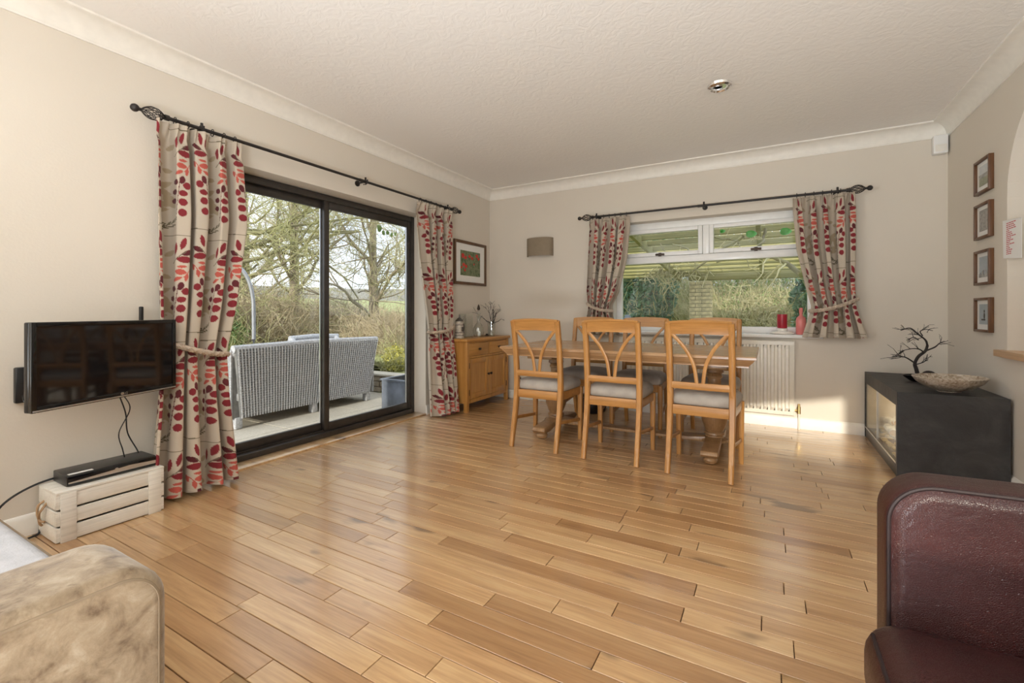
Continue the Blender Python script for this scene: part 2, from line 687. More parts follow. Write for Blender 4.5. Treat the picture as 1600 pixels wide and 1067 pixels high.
# floor: dark bed plus one plank object per board
fl = MB().box(-.30, W + .35, YR - .1, .05, -.12, -.016).build('floor', 'subfloor', origin=(0, 0, 0))
struct(fl)
PW = .0862
rows = []
y = 0.0
k = 0
planks = []
while y > -7.15:
    x = -R.uniform(.0, .75)
    while x < W:
        L = R.choice([.34, .42, .5, .6, .72, .85, 1.0, 1.15]) * R.uniform(.92, 1.08)
        a, b = max(x, 0.0), min(x + L, W)
        if b - a > .05:
            planks.append((a, b, y - PW, y))
        x += L
    y -= PW
def vis(p):
    cx_, cy_ = (p[0] + p[1]) / 2 - CX, (p[2] + p[3]) / 2 - CY
    dep = -cx_ * .4909 + cy_ * .8712
    if dep < .6:
        return 1e9
    u = (cx_ * .8712 + cy_ * .4909) / dep
    if abs(u) > 1.3 or CZ / dep * F + 486 > 1110:
        return 1e8 + dep
    return dep
planks.sort(key=vis)
near = [p for p in planks if vis(p) < 1e6]
near_set = near[:300] if len(near) <= 300 else near[-0:][:0] or sorted(near, key=lambda p: vis(p))[:300]
rest = [p for p in planks if p not in set(near_set)]
def plank_mb(mb, p, g=.0014):
    a, b, c, d = p
    e = .0011
    dz = R.uniform(-.0006, .0004)
    V = [(a + g, c + g, -.016), (b - g, c + g, -.016), (b - g, d - g, -.016), (a + g, d - g, -.016),
         (a + g, c + g, dz - e), (b - g, c + g, dz - e), (b - g, d - g, dz - e), (a + g, d - g, dz - e),
         (a + g + e, c + g + e, dz), (b - g - e, c + g + e, dz), (b - g - e, d - g - e, dz), (a + g + e, d - g - e, dz)]
    Fs = [(0, 1, 5, 4), (1, 2, 6, 5), (2, 3, 7, 6), (3, 0, 4, 7), (4, 5, 9, 8), (5, 6, 10, 9), (6, 7, 11, 10), (7, 4, 8, 11), (8, 9, 10, 11)]
    return V, Fs
for p in near_set:
    V, Fs = plank_mb(None, p)
    me = bpy.data.meshes.new('plank')
    c = ((p[0] + p[1]) / 2, (p[2] + p[3]) / 2)
    me.from_pydata([(q[0] - c[0], q[1] - c[1], q[2]) for q in V], [], Fs)
    me.materials.append(MATS['floor_wood'])
    o = bpy.data.objects.new('plank', me)
    COL.objects.link(o)
    o.location = (c[0], c[1], 0)
    o.parent = fl
# the remaining planks, split in a dozen random tones is not needed: one joined part
V, Fs = [], []
for p in rest:
    v_, f_ = plank_mb(None, p)
    n0 = len(V)
    V += v_
    Fs += [tuple(i + n0 for i in f) for f in f_]
stuff(raw('floor_boards', V, Fs, 'floor_wood', fl, False))

# walls
wl = MB()
wl.box(-.28, 0, DY1, .28, -.12, H + .1)
wl.box(-.28, 0, -5.4, DY0, -.12, H + .1)
wl.box(-.28, 0, YR - .2, -7.1, -.12, H + .1)
wl.box(-.28, 0, -7.1, -5.4, -.12, .2)  # unseen opening added to let the rear fill lamp in
wl.box(-.28, 0, -7.1, -5.4, 2.3, H + .1)
wl.box(-.28, 0, DY0, DY1, DZ, H + .1)
struct(wl.build('wall_left', 'wall_paint', smooth=False, origin=(0, 0, 0)))
wb_ = MB()
wb_.box(0, WX0, 0, .28, -.12, H + .1)
wb_.box(WX1, W + .35, 0, .28, -.12, H + .1)
wb_.box(WX0, WX1, 0, .28, -.12, WZ0)
wb_.box(WX0, WX1, 0, .28, WZ1, H + .1)
struct(wb_.build('wall_back', 'wall_paint', smooth=False, origin=(0, 0, 0)))
# right wall with the arched hatch (niche) y -1.02 .. -2.02
wr_ = MB()
AY0, AY1, AZ, ASP, ART = -1.02, -2.02, .79, 1.72, 2.27
T = .34
wr_.box(W, W + T, AY0, 0, -.12, H + .1)
wr_.box(W, W + T, YR - .2, AY1, -.12, H + .1)
wr_.box(W, W + T, AY1, AY0, -.12, AZ)
nA = 20
arc = [(((AY0 + AY1) / 2) + (AY0 - AY1) / 2 * math.cos(PI * i / nA), ASP + (ART - ASP) * math.sin(PI * i / nA)) for i in range(nA + 1)]
for i in range(nA):
    (ya, za), (yb, zb) = arc[i], arc[i + 1]
    wr_.poly([(W, ya, za), (W, yb, zb), (W, yb, H + .1), (W, ya, H + .1), (W + T, ya, za), (W + T, yb, zb), (W + T, yb, H + .1), (W + T, ya, H + .1)],
             [(0, 1, 2, 3), (4, 5, 6, 7), (0, 1, 5, 4)])
wr_.box(W + T, W + T + .05, AY1 - .1, AY0 + .1, AZ - .1, H)
struct(wr_.build('wall_right', 'wall_paint', smooth=False, origin=(0, 0, 0)))
# rear wall, unseen; its high opening is added, shaped for the sun patch
SX0, SX1, SZ0, SZ1 = 3.28, 4.10, 1.53, 2.28
wq = MB()
wq.box(0, .3, YR - .2, YR, -.12, H + .1)
wq.box(.3, 2.8, YR - .2, YR, -.12, H + .1)
wq.box(2.8, SX0, YR - .2, YR, -.12, H + .1)
wq.box(SX1, W, YR - .2, YR, -.12, H + .1)
wq.box(SX0, SX1, YR - .2, YR, -.12, SZ0)
wq.poly([(SX0, YR, SZ1 - .16), (SX1, YR, SZ1), (SX1, YR, H + .1), (SX0, YR, H + .1), (SX0, YR - .2, SZ1 - .16), (SX1, YR - .2, SZ1), (SX1, YR - .2, H + .1), (SX0, YR - .2, H + .1)],
        [(0, 1, 2, 3), (4, 5, 6, 7), (0, 1, 5, 4), (2, 3, 7, 6), (0, 3, 7, 4), (1, 2, 6, 5)])
struct(wq.build('wall_rear', 'wall_paint', smooth=False, origin=(0, 0, 0)))
struct(MB().box(-.28, W + .4, YR - .2, .28, H, H + .15).build('ceiling', 'ceiling_paint', smooth=False, origin=(0, 0, H)))

# coving (concave quarter profile, drop .105, projection .10)
def cove(name, p0, p1, nrm, m0, m1):
    """p0,p1 ends on the wall line; nrm into the room; m0,m1 mitre (+1 shorten with projection)"""
    prof = [(0, -.112), (.008, -.112), (.010, -.104)]
    for i in range(9):
        a = PI / 2 * i / 8
        prof.append((.012 + .082 * (1 - math.cos(a)), -.102 + .088 * math.sin(a)))
    prof += [(.104, -.012), (.110, -.010), (.112, 0), (0, 0)]
    d = (Vector(p1) - Vector(p0)).normalized()
    V, Fc = [], []
    for P, s in ((Vector(p0), m0), (Vector(p1), -m1)):
        for q, z in prof:
            V.append(P + Vector(nrm) * q + d * (q * s) + Vector((0, 0, z)))
    n = len(prof)
    for i in range(n - 1):
        Fc.append((i, i + 1, n + i + 1, n + i))
    mb = MB().poly([tuple(v) for v in V], Fc)
    return struct(mb.build(name, 'white_trim', origin=(0, 0, H), ang=25))
cove('trim_1', (0, YR, H), (0, 0, H), (1, 0, 0), 1, 1)
cove('trim_2', (0, 0, H), (W, 0, H), (0, -1, 0), 1, 1)
cove('trim_3', (W, 0, H), (W, YR, H), (-1, 0, 0), 1, 1)

def skirting(name, a, b, nrm):
    prof = [(0, 0), (.016, 0), (.016, .075), (.012, .088), (.006, .096), (0, .098)]
    V = []
    for P in (a, b):
        for q, z in prof:
            V.append((P[0] + nrm[0] * q, P[1] + nrm[1] * q, z))
    n = 6
    Fc = [(i, i + 1, n + i + 1, n + i) for i in range(5)] + [tuple(range(6)), tuple(range(6, 12))]
    return struct(MB().poly(V, Fc).build(name, 'white_trim', origin=(0, 0, 0), ang=30))
skirting('baseboard_left', (0, YR), (0, DY0 - .0), (1, 0))
skirting('baseboard_left.001', (0, DY1), (0, 0), (1, 0))
skirting('baseboard_back', (0, 0), (W, 0), (0, -1))
skirting('baseboard_right', (W, 0), (W, YR), (-1, 0))

# arch ledge
lg = MB().box(W - .045, W + .33, AY1 - .04, AY0 + .05, AZ - .012, AZ + .028, .004).build('trim_4', 'ledge_wood')
struct(lg)

# ------------------------------------------------------------------ patio door
D = bpy.data.objects.new('door_1', None)
COL.objects.link(D)
D.location = (-.20, DY0, 0)
struct(D)
fx0, fx1 = -.235, -.15
m = MB()
m.box(fx0, fx1, DY0, DY0 + .05, .012, DZ, .003)
m.box(fx0, fx1, DY1 - .05, DY1, .012, DZ, .003)
m.box(fx0, fx1, DY0 + .05, DY1 - .05, DZ - .055, DZ - .005, .003)
m.box(fx0, fx1 + .02, DY0 + .05, DY1 - .05, .012, .055, .003)
m.box(fx0 + .06, fx0 + .066, DY0 + .05, DY1 - .05, .055, .068)
m.build('door_frame', 'dark_frame', D)
MID = -2.27
def leaf(x0, x1, ya, yb, nm='sliding_panel'):
    e = .048
    q = MB()
    q.box(x0, x1, ya, ya + e, .058, DZ - .055, .004)
    q.box(x0, x1, yb - e, yb, .058, DZ - .055, .004)
    q.box(x0, x1, ya + e, yb - e, .058, .125, .004)
    q.box(x0, x1, ya + e, yb - e, DZ - .115, DZ - .055, .004)
    o = q.build(nm, 'dark_frame', D)
    xm = (x0 + x1) / 2
    MB().box(xm - .003, xm + .003, ya + e - .005, yb - e + .005, .12, DZ - .11).build('glass_pane', 'clear_glass', o, smooth=False)
    g = MB()
    g.box(x0 + .010, x1 - .010, yb - e - .009, yb - e, .125, DZ - .115)
    g.build('silver_bead', 'silver', o)['label'] = 'silver glazing bead on the panel edge'
    return o
leaf(-.222, -.192, DY0 + .045, MID + .02)
l2 = leaf(-.188, -.158, MID - .03, DY1 - .045)
tl = MB().box(-.15, .01, DY0, DY1, -.016, .014, .004).build('threshold', 'floor_wood', D)

# ------------------------------------------------------------------ window B
WN = bpy.data.objects.new('window_1', None)
COL.objects.link(WN)
WN.location = (WX0, .15, WZ0)
struct(WN)
y0w, y1w = .12, .19
MX = 2.484
TZ0, TZ1 = 1.555, 1.625
m = MB()
m.box(WX0, WX0 + .055, y0w, y1w, WZ0, WZ1, .006)
m.box(WX1 - .055, WX1, y0w, y1w, WZ0, WZ1, .006)
m.box(WX0 + .055, WX1 - .055, y0w, y1w, WZ1 - .07, WZ1, .006)
m.box(WX0 + .055, WX1 - .055, y0w, y1w, WZ0, WZ0 + .065, .006)
m.box(WX0 + .055, WX1 - .055, y0w, y1w, TZ0, TZ1, .006)
m.box(MX - .03, MX + .03, y0w, y1w, TZ1, WZ1 - .07, .006)
m.build('window_frame', 'white_plastic', WN)
for a, b in ((WX0 + .055, MX - .03), (MX + .03, WX1 - .055)):
    s = MB()
    z0, z1 = TZ1, WZ1 - .07
    e = .042
    ya, yb = y0w - .018, y1w - .02
    s.box(a + .002, a + e, ya, yb, z0 + .002, z1 - .002, .006)
    s.box(b - e, b - .002, ya, yb, z0 + .002, z1 - .002, .006)
    s.box(a + e, b - e, ya, yb, z0 + .002, z0 + e, .006)
    s.box(a + e, b - e, ya, yb, z1 - e, z1 - .002, .006)
    so = s.build('top_light', 'white_plastic', WN)
    MB().box(a + e - .003, b - e + .003, .15, .156, z0 + e - .003, z1 - e + .003).build('glass_pane', 'clear_glass', so, smooth=False)
    h = MB().box((a + b) / 2 - .045, (a + b) / 2 + .045, ya - .022, ya, z0 + .004, z0 + .026, .005)
    h.box((a + b) / 2 - .015, (a + b) / 2 + .015, ya - .012, ya, z0 - .004, z0 + .034, .003)
    ho = h.build('handle', 'dark_bronze', so)
    ho['label'] = 'dark window catch handle'
MB().box(WX0 + .05, WX1 - .05, .15, .156, WZ0 + .06, TZ0 + .005).build('glass_pane', 'clear_glass', WN, smooth=False)
sl = MB().box(WX0 - .05, WX1 + .05, -.055, .12, WZ0 - .028, WZ0 + .004, .008).build('window_sill', 'white_plastic', WN)

# ------------------------------------------------------------------ planks etc. done; curtains
def leafmask(U, Vv, cu, cv, ang, L, Wd, sharp=.8):
    du, dv = U - cu, Vv - cv
    p = (du * math.cos(ang) + dv * math.sin(ang)) / (L / 2)
    q = (-du * math.sin(ang) + dv * math.cos(ang)) / (Wd / 2)
    return (np.abs(p) < 1) & (np.abs(q) < np.clip(1 - p * p, 0, 1) ** sharp)
def segmask(U, Vv, a, b, wd=.0026):
    ax, ay = a
    bx, by = b
    dx, dy = bx - ax, by - ay
    L2 = dx * dx + dy * dy
    tt = np.clip(((U - ax) * dx + (Vv - ay) * dy) / L2, 0, 1)
    return np.hypot(U - ax - tt * dx, Vv - ay - tt * dy) < wd
TU, TV = .42, .60
DK, RED, COR, TAU, GRY, LIN = (.095, .008, .013), (.20, .012, .019), (.46, .085, .062), (.36, .285, .19), (.12, .10, .06), (.50, .43, .345)
def motifs():
    M_ = []
    def lf(u, v, a, L, Wd, c, sh=.8):
        h_ = abs(math.cos(math.radians(a)))
        M_.append(('l', u, v, math.radians(a), L * (.92 - .22 * h_), Wd * (.68 + .22 * h_), c, sh))
    def sg(a, b, c=GRY):
        M_.append(('s', a, b, c))
    for (u0, sgn, dv) in ((.10, 1, 0), (.31, -1, .03)):
        def X(d):
            return u0 + sgn * d * .85
        def A(a):
            return a if sgn > 0 else 180 - a
        # big pale taupe leaves behind
        lf(X(.085), .40 + dv, A(-62), .13, .055, TAU, .9)
        lf(X(.125), .345 + dv, A(-28), .12, .04, TAU, .9)
        lf(X(.13), .45 + dv, A(5), .10, .035, TAU, .9)
        lf(X(.08), .10 + dv, A(35), .07, .032, TAU)
        lf(X(.10), .23 + dv, A(-20), .06, .03, TAU)
        # fan of pointed crimson leaves
        lf(X(-.015), .045 + dv, A(75), .085, .036, RED)
        lf(X(.035), .075 + dv, A(82), .08, .034, RED)
        lf(X(-.045), .095 + dv, A(22), .10, .034, DK)
        lf(X(-.025), .135 + dv, A(-4), .12, .042, RED)
        sg((X(-.03), .09 + dv), (X(.06), .155 + dv))
        # coral sprig
        lf(X(0), .205 + dv, A(-6), .09, .036, COR)
        lf(X(-.01), .175 + dv, A(2), .07, .018, COR)
        lf(X(-.035), .235 + dv, A(80), .055, .028, COR)
        lf(X(.02), .245 + dv, A(22), .085, .024, COR)
        lf(X(-.07), .20 + dv, A(70), .05, .026, COR)
        sg((X(-.06), .19 + dv), (X(-.02), .235 + dv), COR)
        # stack of dark rounded leaves
        lf(X(-.005), .285 + dv, A(75), .055, .042, DK, .62)
        lf(X(-.035), .315 + dv, A(-10), .062, .046, RED, .62)
        lf(X(.045), .30 + dv, A(-20), .05, .038, DK, .62)
        lf(X(-.01), .36 + dv, A(5), .068, .038, RED, .62)
        lf(X(.055), .355 + dv, A(-15), .045, .036, DK, .62)
        lf(X(-.008), .41 + dv, A(0), .066, .048, RED, .58)
        lf(X(.06), .405 + dv, A(10), .04, .034, DK, .62)
        lf(X(-.004), .47 + dv, A(0), .064, .048, RED, .55)
        sg((X(.01), .29 + dv), (X(.04), .48 + dv), DK)
        # fern outline
        for i in range(4):
            lf(X(.045 + .022 * i), .505 + .012 * i + dv, A(60), .042, .010, GRY)
            lf(X(.06 + .022 * i), .54 + .006 * i + dv, A(-8), .044, .009, GRY)
        sg((X(.04), .51 + dv), (X(.14), .56 + dv))
    sg((0, .575), (.2, .582))
    sg((.22, .03), (.40, .028))
    return M_
MOT = motifs()
def print_color(U, Vv):
    c = np.empty(U.shape + (3,), np.float32)
    c[:] = LIN
    Um, Vm = np.mod(U, TU), np.mod(Vv, TV)
    for mt in MOT:
        for ou in (-TU, 0, TU):
            for ov in (-TV, 0, TV):
                if mt[0] == 'l':
                    _, u, v, a, L, Wd, cc, sh = mt
                    if not (-.1 < u + ou < TU + .1 and -.1 < v + ov < TV + .1):
                        continue
                    k_ = leafmask(Um, Vm, u + ou, v + ov, a, L, Wd, sh)
                else:
                    _, a, b, cc = mt
                    if not (-.15 < a[0] + ou < TU + .15 and -.15 < a[1] + ov < TV + .15):
                        continue
                    k_ = segmask(Um, Vm, (a[0] + ou, a[1] + ov), (b[0] + ou, b[1] + ov), .0022)
                c[k_] = cc
    return c

def curtain(name, label, axis, keys, ztop, zbot, ztie, nf, cw, phase, res, group, u0=0, tie_slope=0, rings_at=None, hang=.10):
    """keys: list of (z, s_left, s_right, depth, amp); axis 'A' wall x=0 (s=y, depth=x) or 'B' wall y=0 (s=x, depth=-y)"""
    keys = sorted(keys, key=lambda k_: -k_[0])
    zs = np.array([k_[0] for k_ in keys])[::-1]
    arr = [np.array([k_[i] for k_ in keys])[::-1] for i in range(1, 5)]
    cw = .21 * nf
    u0 = .10 - cw * (((.25 - phase * 6 / (2 * PI)) % 1) / nf)
    nu, nv = int(cw / res), int((ztop - zbot) / res)
    a = np.linspace(0, 1, nu + 1)
    z = np.linspace(ztop, zbot, nv + 1)
    def sm(i):
        y_ = np.interp(z, zs, arr[i])
        kk = max(3, nv // 22) | 1
        yp = np.pad(y_, kk // 2, mode='edge')
        return np.convolve(yp, np.ones(kk) / kk, mode='valid')[:nv + 1]
    Lf, Rt, Dp, Am = [sm(i)[:, None] for i in range(4)]
    Am = Am * 1.2
    A_ = a[None, :]
    Z = z[:, None] + 0 * A_
    h = (ztop - Z)
    warp = A_ + .018 * np.sin(2 * PI * (A_ * 2.3 + phase)) + .012 * np.sin(2 * PI * A_ * 5.1 + 3 * phase)
    head = np.clip(1 - h / .13, 0, 1)
    ph = 2 * PI * nf * warp + phase * 6
    wig = .25 * np.sin(h * 2.1 + A_ * 9 + phase * 4)
    fold = np.sin(ph + wig) + .22 * np.sin(2 * ph + 1 + h * 1.3)
    pleat = np.abs(np.sin(ph * 1.0)) ** .5 * .35 + .42 * np.sin(ph * 3 + .6)
    D_ = Dp + Am * (fold * (1 - .55 * head) + .9 * head * pleat)
    S = Lf + (Rt - Lf) * A_
    S = S - (Rt - Lf) / nf * .10 * np.sin(2 * ph + wig) * (1 - head)
    # pinch below the header
    pin = np.exp(-((h - .085) / .035) ** 2)
    D_ = D_ - pin * Am * .35
    # hem scallop
    Z = Z + np.where(h > (ztop - zbot) - .02, .006 * np.sin(ph), 0)
    D_ = np.maximum(D_, .022)
    if axis == 'A':
        X, Y = D_, S
    else:
        X, Y = S, -D_
    V = np.stack([X + 0 * Z, Y + 0 * Z, Z], -1).reshape(-1, 3)
    idx = np.arange((nu + 1) * (nv + 1)).reshape(nv + 1, nu + 1)
    Fc = np.stack([idx[:-1, :-1], idx[:-1, 1:], idx[1:, 1:], idx[1:, :-1]], -1).reshape(-1, 4)
    root = thing(name, label, 'curtain', (0, 0, 0), group)
    mid_s = float((Lf[0, 0] + Rt[0, 0]) / 2)
    root.location = (hang, mid_s, zbot) if axis == 'A' else (mid_s, -hang, zbot)
    o = raw('cloth', V, Fc, 'curtain_cloth', root)
    U = (a * cw + u0)[None, :] + 0 * Z
    Vv = (ztop - z)[:, None] + 0 * A_
    colr = print_color(U, Vv).reshape(-1, 3)
    ca = o.data.color_attributes.new('print', 'FLOAT_COLOR', 'POINT')
    ca.data.foreach_set('color', np.concatenate([colr, np.ones((len(colr), 1), np.float32)], 1).astype(np.float32).ravel())
    # tieback: twisted rope loop round the cloth
    iz = int(np.argmin(np.abs(z - ztie)))
    lo, hi = float(Lf[iz, 0]), float(Rt[iz, 0])
    dc, da = float(Dp[iz, 0]), float(Am[iz, 0])
    cs, hw = (lo + hi) / 2, (hi - lo) / 2 + .012
    tb = MB()
    N = 96
    for st in range(3):
        path = []
        for i in range(N):
            th = 2 * PI * i / N
            s_ = cs + hw * math.cos(th)
            d_ = dc + (da * 1.25 + .014) * math.sin(th)
            if d_ < .02:
                d_ = .02
            zz = ztie + tie_slope * math.cos(th) + .010 * math.cos(th * 2)
            tw = 2 * PI * (i / N * 22) + st * 2 * PI / 3
            r = .0095
            cen = Vector((d_, s_, zz)) if axis == 'A' else Vector((s_, -d_, zz))
            outv = Vector((math.sin(th), math.cos(th), 0)) if axis == 'A' else Vector((math.cos(th), -math.sin(th), 0))
            path.append(cen + outv * (r * math.cos(tw)) + Vector((0, 0, r * math.sin(tw))))
        tb.sweep(path, .0098, n=6, closed=True)
    tb.build('tieback_rope', 'rope', root)
    # curtain hooks/rings under the rod
    for i in range(7):
        rg = MB()
        s_ = float(Lf[0, 0]) + (float(Rt[0, 0]) - float(Lf[0, 0])) * (i + .5) / 7
        cc = [(hang, s_, ztop + .022)] if axis == 'A' else [(s_, -hang, ztop + .022)]
        pts = []
        for j in range(12):
            th = 2 * PI * j / 12
            if axis == 'A':
                pts.append((hang + .017 * math.cos(th), s_, ztop + .022 + .021 * math.sin(th)))
            else:
                pts.append((s_, -hang + .017 * math.cos(th), ztop + .022 + .021 * math.sin(th)))
        rg.sweep(pts, .0026, n=5, closed=True, up=(0, 1, 0) if axis == 'A' else (1, 0, 0))
        rg.build('curtain_ring', 'black_iron', root)
    return root

curtain('curtain', 'full-length leaf-print curtain gathered beside the wall-mounted television', 'A',
        [(2.105, -3.60, -3.135, .105, .035), (1.6, -3.605, -3.12, .115, .045), (1.1, -3.60, -3.19, .12, .045), (.80, -3.59, -3.245, .12, .035),
         (.55, -3.61, -3.24, .13, .045), (.02, -3.655, -3.19, .14, .055)],
        2.105, .02, .83, 4.3, .80, .18, .0034, 'leaf-print curtains', .03, -.055)
curtain('curtain', 'full-length leaf-print curtain hanging beside the oak sideboard', 'A',
        [(2.10, -1.455, -.90, .105, .035), (1.6, -1.42, -.93, .11, .04), (1.0, -1.31, -.93, .12, .04), (.86, -1.29, -.935, .12, .032),
         (.6, -1.31, -.95, .15, .045), (.02, -1.31, -.985, .205, .06)],
        2.10, .02, .86, 4.4, .86, .55, .0045, 'leaf-print curtains', .2, .03)
curtain('curtain', 'short leaf-print curtain at the left end of the back window', 'B',
        [(2.035, 1.345, 1.775, .105, .033), (1.6, 1.33, 1.74, .11, .04), (1.25, 1.32, 1.66, .12, .04), (1.08, 1.34, 1.58, .12, .03),
         (1.0, 1.33, 1.60, .13, .036), (.80, 1.31, 1.68, .15, .045)],
        2.035, .80, 1.08, 4.6, .78, .35, .0042, 'leaf-print curtains', .1, -.04)
curtain('curtain', 'short leaf-print curtain at the right end of the back window', 'B',
        [(2.04, 3.215, 3.655, .105, .033), (1.6, 3.25, 3.655, .11, .04), (1.25, 3.32, 3.65, .12, .04), (1.08, 3.36, 3.66, .12, .034),
         (1.0, 3.34, 3.68, .13, .04), (.825, 3.29, 3.725, .15, .045)],
        2.04, .825, 1.09, 4.6, .78, .8, .0040, 'leaf-print curtains', .0, .05)

# ------------------------------------------------------------------ curtain rods
def rod(label, axis, z, s0, s1, brk, joint):
    def P(s, d, zz):
        return (d, s, zz) if axis == 'A' else (s, -d, zz)
    root = thing('curtain_rod', label, 'curtain rod', P((s0 + s1) / 2, .1, z))
    MB().sweep([P(s0, .1, z), P(s1, .1, z)], .0105, n=12).build('pole', 'black_iron', root)
    for s, dr in ((s0, -1), (s1, 1)):
        f = MB()
        f.sweep([P(s, .1, z), P(s + dr * .02, .1, z)], .016, n=12)
        for k_ in range(8):
            for hand in (1, -1):
                path, Lc = [], .11
                for i in range(15):
                    t_ = i / 14
                    r = .004 + .030 * math.sin(PI * t_) ** .8
                    th = 2 * PI * k_ / 8 + hand * t_ * PI * .55
                    path.append(Vector(P(s + dr * (.02 + Lc * t_), .1 + r * math.cos(th), z + r * math.sin(th))))
                f.sweep(path, .0022, n=4)
        f.sweep([P(s + dr * .13, .1, z), P(s + dr * .145, .1, z)], .009, n=10)
        f.ball(P(s + dr * .158, .1, z), .021, 14)
        f.build('finial', 'black_iron', root)
    for s in brk:
        b = MB()
        b.sweep([P(s, 0, z - .002), P(s, .085, z - .002)], .007, n=8)
        b.sweep([P(s, .0, z - .002), P(s, .008, z - .002)], .024, n=16)
        b.sweep([P(s, .078, z - .02), P(s, .10, z - .022), P(s, .122, z - .012), P(s, .122, z + .014)], .006, n=6, up=(1, 0, 0))
        b.sweep([P(s, .1, z + .01), P(s, .1, z + .035)], .008, n=8)
        b.build('bracket', 'black_iron', root)
    MB().sweep([P(joint - .035, .1, z - .001), P(joint + .035, .1, z - .001)], .0135, n=12).build('joint_sleeve', 'black_iron', root)
rod('long black iron curtain rod above the patio door', 'A', 2.130, -3.53, -.93, (-3.36, -2.10, -.98), -2.13)
rod('black iron curtain rod above the back window', 'B', 2.064, 1.385, 3.60, (1.42, 2.49, 3.54), 2.47)

# ------------------------------------------------------------------ radiator
rd = thing('radiator', 'cream ribbed panel radiator under the back window', 'radiator', (2.45, -.08, .11))
rx0, rx1 = 1.66, 3.228
m = MB()
nr = 27
pts = []
m.box(rx0, rx1, -.062, -.045, .12, .775, .003)
pit = (rx1 - rx0 - .05) / nr
for i in range(nr):
    xc = rx0 + .025 + pit * (i + .5)
    hw_ = pit * .36
    V = []
    for zz, dd in ((.155, 0), (.185, .024), (.715, .024), (.745, 0)):
        V += [(xc - hw_, -.062, zz), (xc - hw_ * .45, -.062 - dd, zz), (xc + hw_ * .45, -.062 - dd, zz), (xc + hw_, -.062, zz)]
    Fq = []
    for r_ in range(3):
        for c_ in range(3):
            a_ = r_ * 4 + c_
            Fq.append((a_, a_ + 1, a_ + 5, a_ + 4))
    m.poly(V, Fq)
m.build('front_panel', 'radiator_paint', rd)
MB().box(rx0 - .004, rx1 + .004, -.064, -.012, .775, .783, .002).box(rx0, rx1, -.064, -.055, .745, .775).build('top_grille', 'radiator_paint', rd)
for xa in (rx0 - .004, rx1):
    MB().box(xa, xa + .004, -.064, -.014, .12, .78).build('side_cover', 'radiator_paint', rd)
m = MB().sweep([(rx1 + .038, -.04, 0), (rx1 + .038, -.04, .17)], .0075, n=10)
m.build('pipe', 'radiator_paint', rd)
m = MB()
m.sweep([(rx1 + .038, -.04, .14), (rx1 + .038, -.04, .20)], .014, n=10)
m.sweep([(rx1 + .038, -.04, .20), (rx1 + .038, -.04, .225)], .010, n=10)
m.sweep([(rx1, -.04, .165), (rx1 + .038, -.04, .165)], .009, n=8)
m.sweep([(rx1 + .018, -.04, .165), (rx1 + .026, -.04, .165)], .015, n=6)
m.build('valve', 'brass', rd)['label'] = 'brass radiator valve'

# ------------------------------------------------------------------ dining table
TX0, TX1, TY0, TY1, TZ = 1.105, 2.965, -1.60, -.65, .762
tb = thing('dining_table', 'long oak trestle dining table with turned pedestals, between the two chair rows', 'table', ((TX0 + TX1) / 2, (TY0 + TY1) / 2, 0))
V, Fq = [], []
lev = [(0, TZ), (-.004, TZ - .006), (-.004, TZ - .020), (.006, TZ - .024), (.012, TZ - .034), (.035, TZ - .060), (.040, TZ - .066), (.040, TZ - .075)]
for ins, zz in lev:
    V += [(TX0 + ins + .004, TY0 + ins + .004, zz), (TX1 - ins - .004, TY0 + ins + .004, zz), (TX1 - ins - .004, TY1 - ins - .004, zz), (TX0 + ins + .004, TY1 - ins - .004, zz)]
for i in range(len(lev) - 1):
    for k in range(4):
        Fq.append((i * 4 + k, i * 4 + (k + 1) % 4, (i + 1) * 4 + (k + 1) % 4, (i + 1) * 4 + k))
Fq += [(0, 1, 2, 3), tuple(range(len(lev) * 4 - 4, len(lev) * 4))]
MB().poly(V, Fq).build('tabletop', 'table_oak', tb, ang=20)
yc = (TY0 + TY1) / 2
for xc in (1.40, 2.68):
    MB().box(xc - .11, xc + .11, yc - .34, yc + .34, TZ - .105, TZ - .075, .006).build('top_bearer', 'table_oak_leg', tb)
    prof = [(.075, TZ - .105), (.078, .645), (.070, .635), (.060, .628), (.064, .615), (.066, .60), (.052, .592), (.050, .58), (.056, .572), (.055, .56), (.046, .552), (.047, .48), (.050, .42),
            (.060, .385), (.070, .375), (.066, .36), (.088, .33), (.094, .29), (.088, .24), (.068, .185), (.058, .165), (.070, .155), (.072, .143), (.060, .135), (.066, .12), (.095, .108), (.10, .095)]
    MB().lathe(prof[::-1], (xc, yc, 0), 28).build('pedestal', 'table_oak_leg', tb, ang=40)
    # foot: arched beam along y with bun feet
    top = [(yc - .36, .075), (yc - .345, .098), (yc - .27, .105), (yc - .15, .112), (yc - .08, .125), (yc + .08, .125), (yc + .15, .112), (yc + .27, .105), (yc + .345, .098), (yc + .36, .075)]
    bot = [(yc + .34, .055), (yc + .24, .055), (yc + .10, .080), (yc, .083), (yc - .10, .080), (yc - .24, .055), (yc - .34, .055)]
    MB().prism(top + bot, xc - .055, xc + .055, 'x', .005).build('foot_beam', 'table_oak_leg', tb)
    for s in (-1, 1):
        MB().lathe([(0, 0), (.026, .001), (.042, .012), (.048, .030), (.040, .048), (.030, .056), (.038, .062)], (xc, yc + s * .285, 0), 20).build('bun_foot', 'table_oak_leg', tb)
MB().prism([(1.45, .083), (2.63, .083), (2.63, .125), (2.50, .112), (2.36, .103), (1.72, .103), (1.58, .112), (1.45, .125)], yc - .06, yc + .06, 'y', .003).build('stretcher', 'table_oak_leg', tb)

